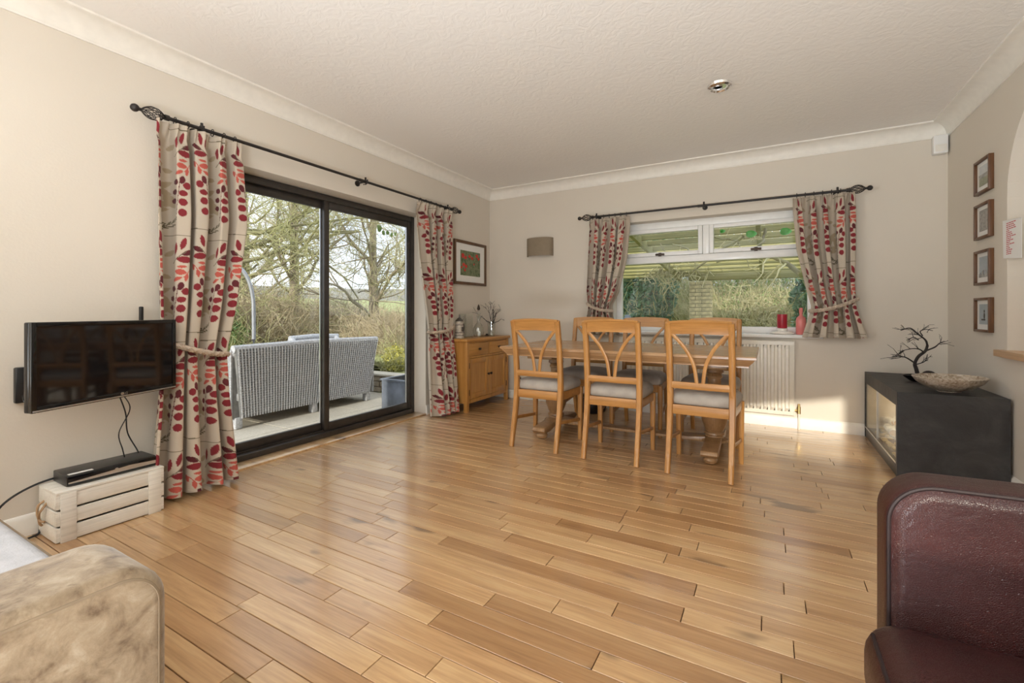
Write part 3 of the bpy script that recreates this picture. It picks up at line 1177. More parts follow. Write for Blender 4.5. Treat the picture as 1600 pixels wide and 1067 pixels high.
# ------------------------------------------------------------------ chairs
def make_chair():
    root = thing('dining_chair', '', 'chair', (0, 0, 0), 'oak dining chairs')
    hw_ = .187
    for s in (-1, 1):
        side = [(-.270, 0), (-.240, .12), (-.203, .27), (-.183, .40), (-.178, .50), (-.186, .62), (-.205, .78), (-.232, .93), (-.246, .975)]
        path = bez([(s * hw_, a, b) for a, b in side], 4)
        n_ = len(path)
        wds = [.031 + .007 * min(1, i / (n_ * .4)) for i in range(n_)]
        hds = [.034 + .014 * math.sin(PI * min(1, i / (n_ * .75))) for i in range(n_)]
        MB().sweep(path, wds, hds, rect=True, up=(0, 1, 0)).build('rear_leg', 'oak', root, ang=50)
        lx = s * .205
        MB().sweep([(lx, .185, 0), (lx, .185, .2), (lx, .187, .43)], [.030, .035, .040], [.032, .036, .042], rect=True, up=(0, 1, 0)).build('front_leg', 'oak', root, ang=50)
        MB().sweep([(s * .187, -.215, .215), (s * .203, .175, .165)], .018, .026, rect=True).build('stretcher', 'oak_rail', root, ang=50)
        # side seat rail
        MB().sweep([(s * .185, -.175, .405), (s * .203, .185, .405)], .024, .062, rect=True).build('seat_rail', 'oak_rail', root, ang=50)
    MB().sweep([(-.19, -.182, .405), (.19, -.182, .405)], .026, .062, rect=True).build('seat_rail', 'oak_rail', root, ang=50)
    MB().sweep([(-.20, .190, .405), (.20, .190, .405)], .024, .062, rect=True).build('seat_rail', 'oak_rail', root, ang=50)
    # top rail: board, slightly curved back, with a scrolled crest
    V, Fq = [], []
    nx = 12
    for i in range(nx + 1):
        x = -.190 + .38 * i / nx
        by = -.232 - .014 * (1 - (x / .19) ** 2)
        arch = .010 * (1 - (x / .19) ** 2)
        lo = .898 + .006 * (1 - (x / .19) ** 2)
        for yy, zz in ((by + .012, lo), (by - .008, lo), (by - .014, .955 + arch), (by - .024, .972 + arch), (by - .014, .984 + arch), (by + .004, .984 + arch), (by + .008, .955 + arch)):
            V.append((x, yy, zz))
    for i in range(nx):
        for k_ in range(7):
            a_, b__ = i * 7 + k_, i * 7 + (k_ + 1) % 7
            Fq.append((a_, b__, b__ + 7, a_ + 7))
    Fq += [tuple(range(7)), tuple(range(nx * 7, nx * 7 + 7))]
    MB().poly(V, Fq).build('top_rail', 'oak_rail', root, ang=45)
    MB().sweep([(-.175, -.192, .566), (0, -.196, .566), (.175, -.192, .566)], .022, .044, rect=True).build('lower_rail', 'oak_rail', root, ang=50)
    for s in (-1, 1):
        pts = bez([(s * .170, -.236, .91), (s * .118, -.226, .85), (s * .078, -.216, .795), (s * .036, -.205, .70), (s * .018, -.198, .58)], 5)
        MB().sweep(pts, .022, .014, rect=True, up=(0, 1, 0)).build('back_slat', 'oak', root, ang=50)
    # cushion
    V, Fq = [], []
    lv = [(.93, .432), (1.03, .440), (1.055, .458), (1.05, .478), (1.0, .498), (.90, .511), (.70, .521), (.35, .527)]
    nn = 32
    for sc__, zz in lv:
        for k_ in range(nn):
            th = 2 * PI * (k_ + .5) / nn
            e = .28
            cx_ = math.copysign(abs(math.cos(th)) ** e, math.cos(th))
            sy_ = math.copysign(abs(math.sin(th)) ** e, math.sin(th))
            wx = .196 + .014 * (sy_ * .5 + .5)
            V.append((cx_ * wx * sc__, .018 + sy_ * .186 * sc__, zz))
    V.append((0, .018, .529))
    for i in range(len(lv) - 1):
        for k_ in range(nn):
            k2 = (k_ + 1) % nn
            Fq.append((i * nn + k_, i * nn + k2, (i + 1) * nn + k2, (i + 1) * nn + k_))
    for k_ in range(nn):
        Fq.append(((len(lv) - 1) * nn + k_, (len(lv) - 1) * nn + (k_ + 1) % nn, len(V) - 1))
    Fq.append(tuple(range(nn)))
    MB().poly(V, Fq).build('seat_cushion', 'seat_fabric', root, ang=60)['label'] = 'beige upholstered seat cushion'
    return root
spots = [(1.478, -1.462, 0, 'oak dining chair at the near left end of the table, closest to the sideboard'),
         (2.064, -1.462, 1, 'middle of the three oak chairs whose backs face the camera'),
         (2.655, -1.482, -2, 'oak dining chair at the near right end of the table, closest to the camera'),
         (1.525, -.735, 180, 'oak dining chair behind the table at its left end, facing the camera'),
         (2.040, -.735, 181, 'middle oak chair behind the table, in front of the radiator'),
         (2.624, -.735, 179, 'oak dining chair behind the table at its right end, by the radiator')]
proto = make_chair()
for i, (x, y, a, lb) in enumerate(spots):
    o = proto if i == 0 else copy_tree(proto)
    o.location = (x, y, 0)
    o.rotation_euler = (0, 0, math.radians(a))
    o['label'] = lb

# ------------------------------------------------------------------ sideboard
sb = thing('sideboard', 'small honey oak sideboard with two drawers and two doors in the far left corner', 'cabinet', (.17, -.53, 0))
bx0, bx1, by0, by1, bh = .02, .325, -.955, -.095, .76
m = MB()
for (xa, xb) in ((bx0, bx0 + .04), (bx1 - .042, bx1)):
    for (ya, yb) in ((by0, by0 + .045), (by1 - .045, by1)):
        m.box(xa, xb, ya, yb, 0, bh - .03, .004)
m.box(bx0 + .01, bx1 - .012, by0 + .008, by0 + .022, .09, bh - .03)
m.box(bx0 + .01, bx1 - .012, by1 - .022, by1 - .008, .09, bh - .03)
m.box(bx0 + .01, bx1 - .02, by0 + .02, by1 - .02, .09, .11)
m.box(bx0 + .005, bx0 + .015, by0 + .02, by1 - .02, .09, bh - .03)
m.box(bx1 - .028, bx1 - .008, by0 + .045, by1 - .045, .555, .575, .002)
m.box(bx1 - .028, bx1 - .008, by0 + .045, by1 - .045, .085, .125, .002)
m.box(bx1 - .028, bx1 - .008, -.54, -.51, .575, bh - .03, .002)
m.box(bx1 - .028, bx1 - .008, by0 + .045, by1 - .045, bh - .045, bh - .03, .002)
m.build('carcass', 'sideboard_oak', sb)
MB().box(bx0 - .015, bx1 + .018, by0 - .02, by1 + .02, bh - .03, bh, .008).build('top', 'sideboard_oak_top', sb)
for ya, yb in ((by0 + .048, -.543), (-.507, by1 - .048)):
    d = MB().box(bx1 - .026, bx1 - .004, ya, yb, .578, bh - .048, .004).build('drawer', 'sideboard_oak_top', sb)
    yc_ = (ya + yb) / 2
    kk = MB().sweep([(bx1 - .006, yc_, .645), (bx1 + .012, yc_, .645)], .006, n=8)
    kk.box(bx1 + .008, bx1 + .020, yc_ - .018, yc_ + .018, .633, .657, .004)
    kk.build('knob', 'dark_bronze', d)
for ya, yb, ky in ((by0 + .048, -.527, -.552), (-.523, by1 - .048, -.497)):
    q = MB()
    z0, z1, e = .128, .552, .055
    xa, xb = bx1 - .026, bx1 - .004
    q.box(xa, xb, ya, ya + e, z0, z1, .003)
    q.box(xa, xb, yb - e, yb, z0, z1, .003)
    q.box(xa, xb, ya + e, yb - e, z0, z0 + e, .003)
    q.box(xa, xb, ya + e, yb - e, z1 - e, z1, .003)
    q.box(xa + .004, xb - .010, ya + e, yb - e, z0 + e, z1 - e)
    d = q.build('door', 'sideboard_oak', sb)
    kk = MB().sweep([(bx1 - .006, ky, .36), (bx1 + .012, ky, .36)], .006, n=8)
    kk.box(bx1 + .008, bx1 + .020, ky - .013, ky + .013, .347, .373, .004)
    kk.build('knob', 'dark_bronze', d)
    hy = ya if ky < -.52 else yb
    hg = MB()
    for hz in (.20, .48):
        hg.sweep([(bx1 - .002, hy, hz - .03), (bx1 - .002, hy, hz + .03)], .005, n=6)
    hg.build('hinges', 'dark_bronze', d)

# things on the sideboard
st = thing('beer_stein', 'grey stoneware lidded beer stein at the left end of the sideboard', 'stein', (.165, -.865, bh))
c = (.165, -.865, bh)
MB().lathe([(.0, 0), (.050, 0), (.052, .012), (.046, .02), (.044, .05), (.043, .13), (.040, .165), (.042, .172), (.041, .18), (.036, .18), (0, .178)], c, 24).build('body', 'stein_body', st)
m = MB()
for hz in (.028, .06, .14):
    m.lathe([(.0455, hz), (.047, hz + .003), (.0455, hz + .006)], c, 24)
m.box(c[0] + .02, c[0] + .0455, c[1] - .018, c[1] + .018, bh + .07, bh + .125, .008)
m.build('relief_bands', 'stein_dark', st)
MB().lathe([(.0, .18), (.042, .18), (.043, .187), (.032, .20), (.018, .215), (.008, .225), (.010, .235), (.006, .248), (0, .262)], c, 20).build('lid', 'pewter', st)
MB().sweep(bez([(c[0], c[1] + .04, bh + .155), (c[0], c[1] + .075, bh + .15), (c[0], c[1] + .085, bh + .10), (c[0], c[1] + .06, bh + .05), (c[0], c[1] + .043, bh + .045)], 5), .006, n=8, up=(1, 0, 0)).sweep(
    [(c[0], c[1] + .038, bh + .185), (c[0], c[1] + .07, bh + .20), (c[0], c[1] + .082, bh + .235)], .004, n=6, up=(1, 0, 0)).build('handle', 'pewter', st)

def shell(prof_out, th=.003):
    """glass vessel profile: outer up then inner down"""
    inner = [(max(r - th, .001), z + (th if i == 0 else 0)) for i, (r, z) in enumerate(prof_out)]
    return [(0, prof_out[0][1])] + prof_out + inner[::-1] + [(0, prof_out[0][1] + th)]
gv = MB().box(.10, .20, -.79, -.66, bh, bh + .27, .004)
gv = MB()
for xa, xb, ya, yb in ((.10, .20, -.79, -.786), (.10, .20, -.664, -.66), (.10, .104, -.79, -.66), (.196, .20, -.79, -.66)):
    gv.box(xa, xb, ya, yb, bh, bh + .26)
gv.box(.10, .20, -.79, -.66, bh, bh + .012)
tag(gv.build('glass_vase', 'vessel_glass', smooth=False), 'tall square clear glass vase between the stein and the decanter', 'vase')
dc = thing('decanter', 'cut glass decanter with dark pointed stopper on the sideboard', 'decanter', (.18, -.52, bh))
c = (.18, -.52, bh)
MB().lathe(shell([(.055, 0), (.060, .02), (.066, .06), (.060, .10), (.040, .135), (.020, .16), (.016, .20), (.024, .235), (.026, .24)]), c, 14).build('body', 'vessel_glass', dc, ang=10)
MB().lathe([(0, .205), (.010, .205), (.014, .245), (.026, .262), (.022, .28), (.010, .295), (0, .30)], c, 10).build('stopper', 'vessel_glass', dc)
MB().lathe([(0, .30), (.012, .30), (.018, .318), (.010, .35), (0, .37)], c, 10).build('stopper_tip', 'dark_bronze', dc)
tr = MB().lathe([(0, 0), (.085, 0), (.092, .010), (.088, .010), (.082, .004), (0, .004)], (.21, -.395, bh), 24)
tag(tr.build('glass_dish', 'vessel_glass'), 'low clear glass dish right of the decanter', 'dish')
for k_, (gx, gy, lb) in enumerate(((.10, -.40, 'small clear glass tumbler behind the low glass dish'),)):
    tag(MB().lathe(shell([(.026, 0), (.030, .04), (.034, .10)]), (gx, gy, bh), 18).build('glass_tumbler', 'vessel_glass'), lb, 'glass')
vt = thing('vase_with_branches', 'clear glass vase of bare dark branches at the right end of the sideboard', 'vase', (.18, -.245, bh))
c = (.18, -.245, bh)
MB().lathe(shell([(.042, 0), (.045, .01), (.044, .08), (.048, .17)]), c, 18).build('glass_vessel', 'vessel_glass', vt)

def twigs(mb, p, d, L, r, depth, rnd, spread=.7, flat=1.0, grav=0.0, minr=.0008, nseg=4, kids=(2, 3)):
    path = [Vector(p)]
    d = Vector(d).normalized()
    for i in range(nseg):
        d = (d + Vector((rnd.uniform(-1, 1), rnd.uniform(-1, 1) * flat, rnd.uniform(-1, 1) + grav)) * .22).normalized()
        path.append(path[-1] + d * (L / nseg))
    rs = [max(minr, r * (1 - .45 * i / nseg)) for i in range(nseg + 1)]
    mb.sweep(path, rs, n=5 if r > .002 else 4, cap=False)
    if depth > 0:
        for _ in range(rnd.randint(*kids)):
            k_ = rnd.randint(1, nseg)
            nd = (d + Vector((rnd.uniform(-1, 1), rnd.uniform(-1, 1) * flat, rnd.uniform(-.7, 1) + grav)) * spread).normalized()
            twigs(mb, path[k_], nd, L * rnd.uniform(.5, .8), rs[k_] * .62, depth - 1, rnd, spread, flat, grav, minr, nseg, kids)
m = MB()
rr = random.Random(3)
for dx, dy, dz in ((0, -.5, .8), (.1, .0, 1), (0, .55, .7), (.1, .9, .35), (0, -.9, .5), (.2, .3, .9)):
    twigs(m, (c[0], c[1], bh + .05 + .0), (dx * .3, dy * .25, 1), .10, .0045, 0, rr)
    twigs(m, (c[0] + .01, c[1] + dy * .03, bh + .145), (dx, dy, dz), .17, .0052, 2, rr, .75, 1.0, 0.0, .0016)
m.build('branches', 'twig_black', vt)
nb = MB().ball((.14, -.285, bh + .012), .014, 8).box(.12, .16, -.31, -.26, bh, bh + .008, .002)
tag(nb.build('nutcracker', 'dark_bronze'), 'tiny dark metal trinket lying before the branch vase', 'trinket')
# plug on wall right of the sideboard
pg = MB().box(.40, .455, -.03, -.016, .20, .26, .004).box(.415, .44, -.055, -.03, .215, .25, .005)
tag(pg.build('power_plug', 'black_plastic'), 'small black plug on the skirting right of the sideboard', 'plug')

# ------------------------------------------------------------------ pictures
def art(name, cols, scale, seed, kind='noise'):
    t = NT(name)
    v = t.coord()
    mp = t.n('Mapping')
    mp.inputs['Location'].default_value = (seed, seed * 1.7, seed * .3)
    t.l(v, mp.inputs['Vector'])
    f = t.noise(mp.outputs[0], scale, 5, .7)
    t.col(t.ramp(f, cols))
    t.set(Roughness=.4)
    MATS[name] = t.m
art('print_poppies', [(.3, (.035, .06, .025)), (.45, (.10, .15, .06)), (.56, (.22, .24, .14)), (.7, (.05, .09, .03))], 26, 1)
art('print_grey', [(.3, (.12, .12, .11)), (.5, (.30, .30, .29)), (.7, (.55, .55, .54))], 30, 2)
art('print_field', [(.3, (.20, .22, .14)), (.7, (.36, .37, .27))], 16, 3)
art('print_sky', [(.3, (.30, .36, .40)), (.7, (.42, .48, .52))], 6, 4)
art('print_pale', [(.3, (.50, .54, .56)), (.7, (.66, .68, .69))], 8, 5)
plain('poppy_red', (.62, .03, .02), .5, vary=.3, scale=90)
plain('ink_dark', (.06, .055, .05), .6)
art('print_people', [(.3, (.16, .15, .14)), (.5, (.34, .33, .31)), (.7, (.55, .53, .50))], 55, 6)

pp = thing('framed_picture', 'framed photograph of red poppies on the wall above the sideboard', 'picture', (.0, -.43, 1.60))
def frame_A(ya, yb, z0, z1, root, e=.028, dpt=.022):
    q = MB()
    q.box(0, dpt, ya, ya + e, z0, z1, .003)
    q.box(0, dpt, yb - e, yb, z0, z1, .003)
    q.box(0, dpt, ya + e, yb - e, z0, z0 + e, .003)
    q.box(0, dpt, ya + e, yb - e, z1 - e, z1, .003)
    q.build('frame', 'frame_wood', root)
    q = MB()
    q.box(dpt - .006, dpt - .003, ya + e, ya + e + .004, z0 + e, z1 - e)
    return
ya, yb, z0, z1 = -.755, -.105, 1.352, 1.852
frame_A(ya, yb, z0, z1, pp, .032)
MB().box(.001, .008, ya + .03, yb - .03, z0 + .03, z1 - .03).build('mount', 'matboard', pp, smooth=False)
MB().box(.008, .0095, ya + .125, yb - .125, z0 + .105, z1 - .11).build('photo_print', 'print_poppies', pp, smooth=False)
m = MB()
rr = random.Random(5)
for i, (fy, fz, fr) in enumerate([(-.585, 1.68, .034), (-.53, 1.665, .030), (-.45, 1.685, .028), (-.40, 1.66, .026), (-.30, 1.70, .032), (-.27, 1.67, .026), (-.57, 1.58, .028), (-.52, 1.56, .030), (-.545, 1.52, .024), (-.36, 1.60, .016), (-.61, 1.545, .018)]):
    pts = []
    n_ = 12
    for k_ in range(n_):
        a_ = 2 * PI * k_ / n_
        r_ = fr * rr.uniform(.6, 1.1)
        pts.append((.0105, fy + r_ * math.cos(a_), fz + r_ * .8 * math.sin(a_)))
    m.poly(pts, [tuple(range(n_))])
m.build('poppy_flowers', 'poppy_red', pp, smooth=False)

def picture_C(z0, z1, label, kind):
    ya, yb = -.845, -.60
    root = thing('framed_picture', label, 'picture', (W, (ya + yb) / 2, z0), 'four small pictures on the right wall')
    e, dpt = .016, .026
    q = MB()
    q.box(W - dpt, W, ya + e, yb - e, z0, z0 + e, .002)
    q.box(W - dpt, W, ya + e, yb - e, z1 - e, z1, .002)
    q.box(W - dpt, W, yb - e, yb, z0, z1, .002)
    q.box(W - dpt, W, ya, ya + e, z0, z1, .002)
    q.build('frame', 'frame_wood_light', root)
    MB().box(W - .010, W - .002, ya + e, yb - e, z0 + e, z1 - e).build('mount', 'matboard', root, smooth=False)
    a, b, c0, c1 = ya + .052, yb - .052, z0 + .05, z1 - .042
    X = W - .011
    def sheet(nm, mt, a_, b_, c_, d_, k_=0):
        return MB().box(X - .0008 * (k_ + 1), X, a_, b_, c_, d_).build(nm, mt, root, smooth=False)
    if kind == 0:
        sheet('photo_print', 'print_pale', a, b, c0, c1)
        sheet('meadow', 'print_field', a, b, c0, c0 + .05, 1)
        sheet('tree_line', 'print_grey', a, b, c0 + .05, c0 + .075, 2)
    elif kind == 1:
        sheet('photo_print', 'print_people', a, b, c0, c1)
    elif kind == 2:
        sheet('photo_print', 'print_sky', a, b, c0, c1)
        q = MB()
        for i in range(9):
            yy = a + (b - a) * i / 9
            q.box(X - .003, X, yy + .001, yy + .015, c0, c0 + .015 + .035 * R.random())
        q.build('skyline', 'print_grey', root, smooth=False)
    else:
        sheet('photo_print', 'print_sky', a, b, c0, c1)
        q = MB().ball((X - .001, a + .06, c0 + .055), .018, 8, .1, .7, 1.2).ball((X - .001, a + .06, c0 + .085), .010, 8, .1)
        q.box(X - .003, X, a + .045, a + .10, c0 + .025, c0 + .035)
        q.build('standing_figure', 'ink_dark', root)
picture_C(1.820, 2.043, 'top small framed picture on the right wall, of a field and trees', 0)
picture_C(1.523, 1.753, 'second small framed picture from the top on the right wall, of a group', 1)
picture_C(1.221, 1.447, 'third small framed picture from the top on the right wall, blue sky and skyline', 2)
picture_C(.914, 1.137, 'lowest small framed picture on the right wall, above the black bonsai', 3)

# note on the arch edge
nt_ = thing('paper_note', 'white paper sheet with red typed lines at the arch edge on the right wall', 'note', (W - .004, -1.10, 1.36))
MB().prism([(-.995, 1.365), (-1.22, 1.345), (-1.22, 1.57), (-.985, 1.59)], W - .008, W - .006, 'x').build('sheet', 'paper', nt_, smooth=False)
m = MB()
rr = random.Random(11)
for i in range(17):
    zz = 1.562 - i * .0112
    yy = -1.035 - rr.uniform(0, .004)
    for j in range(rr.randint(2, 4)):
        L = rr.uniform(.012, .03)
        m.box(W - .0086, W - .008, yy - L, yy, zz, zz + .0055)
        yy -= L + .005
m.build('red_lines', 'red_ink', nt_, smooth=False)

# alarm sensor
an = thing('alarm_sensor', 'white plastic alarm sensor high in the back right corner', 'sensor', (W - .06, -.04, 2.28))
MB().box(W - .10, W - .012, -.065, -.003, 2.285, 2.43, .008).build('housing', 'white_plastic', an)
MB().box(W - .092, W - .02, -.069, -.06, 2.30, 2.355, .006).build('lens', 'white_trim', an)

# wall sconce
sc1 = thing('wall_lamp', 'taupe half-round fabric wall lamp on the back wall', 'lamp', (.705, 0, 1.69))
V, Fq = [], []
nn = 28
for zz in (1.69, 1.898):
    for k_ in range(nn + 1):
        a_ = PI * k_ / nn
        V.append((.705 - .165 * math.cos(a_), -.004 - .105 * math.sin(a_) ** .8, zz))
for zz in (1.69, 1.898):
    for k_ in range(nn + 1):
        a_ = PI * k_ / nn
        V.append((.705 - .161 * math.cos(a_), -.004 - .101 * math.sin(a_) ** .8, zz))
n1 = nn + 1
for k_ in range(nn):
    Fq += [(k_, k_ + 1, n1 + k_ + 1, n1 + k_), (2 * n1 + k_, 2 * n1 + k_ + 1, 3 * n1 + k_ + 1, 3 * n1 + k_),
           (k_, k_ + 1, 2 * n1 + k_ + 1, 2 * n1 + k_), (n1 + k_, n1 + k_ + 1, 3 * n1 + k_ + 1, 3 * n1 + k_)]
MB().poly(V, Fq).build('lamp_shade', 'lamp_fabric', sc1, ang=50)
MB().box(.65, .76, -.02, 0, 1.74, 1.84, .004).sweep([(.705, -.02, 1.79), (.705, -.055, 1.79), (.705, -.055, 1.83)], .012, n=10).build('bracket', 'silver', sc1)

# ceiling downlight
cl = thing('ceiling_light', 'round chrome recessed spotlight in the ceiling', 'light', (2.75, -1.534, H - .02))
c = (2.75, -1.534, H)
MB().lathe([(.052, -.012), (.060, -.022), (.072, -.014), (.076, 0)], c, 32).build('ring', 'chrome', cl)
MB().lathe([(0, -.001), (.052, -.001), (.05, -.014), (.034, -.010), (0, -.010)], c, 24).build('lamp_holder', 'white_plastic', cl)
MB().lathe([(0, -.010), (.026, -.010), (.028, -.016), (.030, -.010)], (c[0] - .01, c[1], H - .002), 20).build('lamp_lens', 'silver', cl)

# ------------------------------------------------------------------ television
tv = thing('television', 'black flat-screen television swung out from the left wall on a bracket', 'television', (.2, -3.9, .62))
pl, pr = Vector((.422, -4.161, 0)), Vector((.202, -3.544, 0))
ex = (pr - pl).normalized()
nz = Vector((ex.y, -ex.x, 0))      # towards room/camera
if nz.x < 0:
    nz = -nz
TM = Matrix(((ex.x, nz.x, 0, pl.x), (ex.y, nz.y, 0, pl.y), (0, 0, 1, 0), (0, 0, 0, 1)))
Wt = (pr - pl).length
z0, z1 = .632, 1.004
m = MB()
e = .020
m.box(0, Wt, -.035, -.004, z0, z1, .006, M=TM)
m.box(0, e, -.006, .006, z0, z1, .003, M=TM)
m.box(Wt - e, Wt, -.006, .006, z0, z1, .003, M=TM)
m.box(e, Wt - e, -.006, .006, z1 - e, z1, .003, M=TM)
m.box(e, Wt - e, -.006, .006, z0, z0 + e + .006, .003, M=TM)
m.box(Wt * .2, Wt * .8, -.06, -.03, z0 + .05, z1 - .06, .01, M=TM)
m.build('casing', 'gloss_black', tv)
MB().box(e - .002, Wt - e + .002, -.003, .001, z0 + e, z1 - e + .002, M=TM).build('screen', 'tv_screen', tv, smooth=False)
MB().box(.004, Wt - .004, .004, .009, z0 + .004, z0 + .010, .001, M=TM).build('lower_trim', 'silver', tv)['label'] = 'silver strip along the lower bezel'
# logo: small disc and the letters
LM = TM @ Matrix.Translation((Wt * .56, .0068, z0 + .0195)) @ Matrix.Rotation(PI / 2, 4, 'X')
LM = TM @ Matrix(((1, 0, 0, Wt * .575), (0, 0, -1, .0068), (0, 1, 0, z0 + .0185), (0, 0, 0, 1)))
# viewer looks along -nz: right-hand of viewer is +ex
LM = TM @ Matrix(((1, 0, 0, Wt * .580), (0, 0, 1, .0068), (0, 1, 0, z0 + .0185), (0, 0, 0, 1)))
text_mesh('LG', .017, 'silver', tv, LM, 'logo_letters')
dm = MB().sweep([TM @ Vector((Wt * .555, .006, z0 + .0185)), TM @ Vector((Wt * .555, .0075, z0 + .0185))], .007, n=16)
dm.build('logo_disc', 'silver', tv)
# arm and wall plate
m = MB()
mid_w = TM @ Vector((Wt * .45, -.055, (z0 + z1) / 2))
m.sweep([(.03, -4.03, .75), (.14, -4.06, .78), tuple(mid_w)], .016, .04, rect=True)
m.build('bracket_arm', 'black_plastic', tv)
MB().box(0, .03, -4.112, -4.0, .625, .79, .006).build('wall_plate', 'black_plastic', tv)
m = MB()
for k_ in range(3):
    m.sweep(bez([(.035, -4.09 + .01 * k_, .66), (.06, -4.085, .63 - .005 * k_), (.05, -4.03, .615), (.06, -3.98, .66)], 6), .0028, n=6)
m.build('cable', 'black_plastic', tv)
# cables from the television down to the set-top box
m = MB()
s0 = TM @ Vector((Wt * .60, -.05, z0 + .01))
m.sweep(bez([tuple(s0), (.12, -3.735, .52), (.05, -3.70, .40), (.055, -3.66, .30), (.09, -3.66, .262)], 8), .0032, n=6)
m.sweep(bez([(s0.x, s0.y + .015, s0.z), (.13, -3.72, .54), (.10, -3.755, .42), (.10, -3.74, .33), (.08, -3.72, .262)], 8), .0028, n=6)
tag(m.build('television_cable', 'black_plastic'), 'black cables hanging from the television to the set-top box', 'cable')
tag(MB().box(.03, .045, -3.645, -3.625, .96, 1.075, .005).sweep([(0.0, -3.635, .97), (.035, -3.635, .97)], .006, n=8).build('aerial', 'black_plastic'), 'short black aerial sticking up behind the television', 'aerial')

# ------------------------------------------------------------------ crate and set-top box
cr_ = thing('wooden_crate', 'white slatted wooden crate on the floor under the television', 'crate', (.14, -3.82, 0))
cx0, cx1, cy0, cy1, ch = .025, .250, -4.035, -3.615, .222
bz = [(.004, .068), (.078, .142), (.152, .218)]
for z_0, z_1 in bz:
    MB().box(cx1 - .018, cx1 - .008, cy0, cy1, z_0, z_1, .0015).build('slat', 'white_wood', cr_)
    MB().box(cx0 + .008, cx0 + .018, cy0, cy1, z_0, z_1, .0015).build('slat', 'white_wood', cr_)
    for ya, yb in ((cy0, cy0 + .012), (cy1 - .012, cy1)):
        MB().box(cx0 + .02, cx1 - .02, ya, yb, z_0, z_1, .0015).build('slat', 'white_wood', cr_)
for ya, yb in ((cy0 + .015, cy0 + .07), (cy1 - .07, cy1 - .015)):
    MB().box(cx1 - .008, cx1, ya, yb, 0, .22, .0015).build('upright', 'white_wood', cr_)
    MB().box(cx0, cx0 + .008, ya, yb, 0, .22, .0015).build('upright', 'white_wood', cr_)
for i in range(4):
    xa = cx0 + .006 + i * .0545
    MB().box(xa, xa + .050, cy0 + .0, cy1, .219, .230, .0015).build('slat', 'white_wood', cr_)
m = MB()
m.sweep(bez([(.10, cy0 + .002, .17), (.095, cy0 - .018, .15), (.10, cy0 - .022, .11), (.115, cy0 - .016, .085), (.13, cy0 - .006, .08)], 5), .005, n=6)
m.sweep(bez([(.13, cy0 + .002, .165), (.135, cy0 - .018, .14), (.12, cy0 - .022, .12), (.10, cy0 - .016, .075), (.095, cy0 - .006, .055)], 5), .005, n=6)
m.build('rope_handle', 'jute', cr_)['label'] = 'jute rope handle on the crate end'
sx = thing('set_top_box', 'black and silver set-top box lying on the white crate', 'set-top box', (.11, -3.81, .230))
MB().box(.03, .190, -3.985, -3.63, .232, .284, .004).build('casing', 'black_plastic', sx)
MB().box(.186, .200, -3.985, -3.63, .234, .282, .005).build('front_panel', 'gloss_black', sx)
MB().prism([(-3.98, .246), (-3.635, .246), (-3.635, .262), (-3.75, .268), (-3.82, .262), (-3.98, .252)], .199, .2015, 'x').build('silver_strip', 'silver', sx)['label'] = 'curved silver strip across the front'
MB().box(.165, .188, -3.975, -3.885, .2835, .2845).build('display_label', 'white_plastic', sx)['label'] = 'white sticker on the top edge'
MB().sweep([(.2, -3.80, .262), (.2035, -3.80, .262)], .008, n=16).build('power_button', 'silver', sx)
for fx in (.05, .17):
    for fy in (-3.96, -3.655):
        pass
m = MB().sweep(bez([(.03, -3.93, .25), (-.0 + .035, -4.05, .235), (.05, -4.15, .19), (.045, -4.20, .10), (.05, -4.19, .03), (.07, -4.13, .008), (.06, -4.05, .008), (.02 + .01, -4.03, .02)], 8), .005, n=8)
tag(m.build('mains_cable', 'black_plastic'), 'black mains cable looping from the set-top box to the floor', 'cable')

# ------------------------------------------------------------------ beige sofa (bottom left)
so = thing('sofa', 'beige velvet sofa with piped arm in the near left corner', 'sofa', (1.3, -4.9, 0))
def soft_panel(mb, fn, h0, h1, axis, bev, seg=6):
    """fn(inset) -> outline; a cushion-edged slab between h0 and h1 along axis"""
    lv_ = [(bev * (1 - math.sin(PI / 2 * k_ / seg)), h0 + bev * (1 - math.cos(PI / 2 * k_ / seg))) for k_ in range(seg + 1)]
    lv_ += [(i_, h1 - (h_ - h0)) for i_, h_ in lv_[::-1]]
    V_, F_ = [], []
    n_ = 0
    for ins, h_ in lv_:
        o_ = fn(ins)
        n_ = len(o_)
        for a_, b_ in o_:
            V_.append({'x': (h_, a_, b_), 'y': (a_, h_, b_)}[axis])
    for i_ in range(len(lv_) - 1):
        for k_ in range(n_):
            k2 = (k_ + 1) % n_
            F_.append((i_ * n_ + k_, i_ * n_ + k2, (i_ + 1) * n_ + k2, (i_ + 1) * n_ + k_))
    F_ += [tuple(range(n_)), tuple(range(len(V_) - n_, len(V_)))]
    mb.poly(V_, F_)
def corner_outline(corners, ins, n=10):
    """corners: (cx, cz, start angle, radius)"""
    o_ = []
    for cx_, cz_, a0, r_ in corners:
        rr_ = r_ - ins
        for k_ in range(n + 1):
            a_ = a0 + PI / 2 * k_ / n
            o_.append((cx_ + rr_ * math.cos(a_), cz_ + rr_ * math.sin(a_)))
    return o_
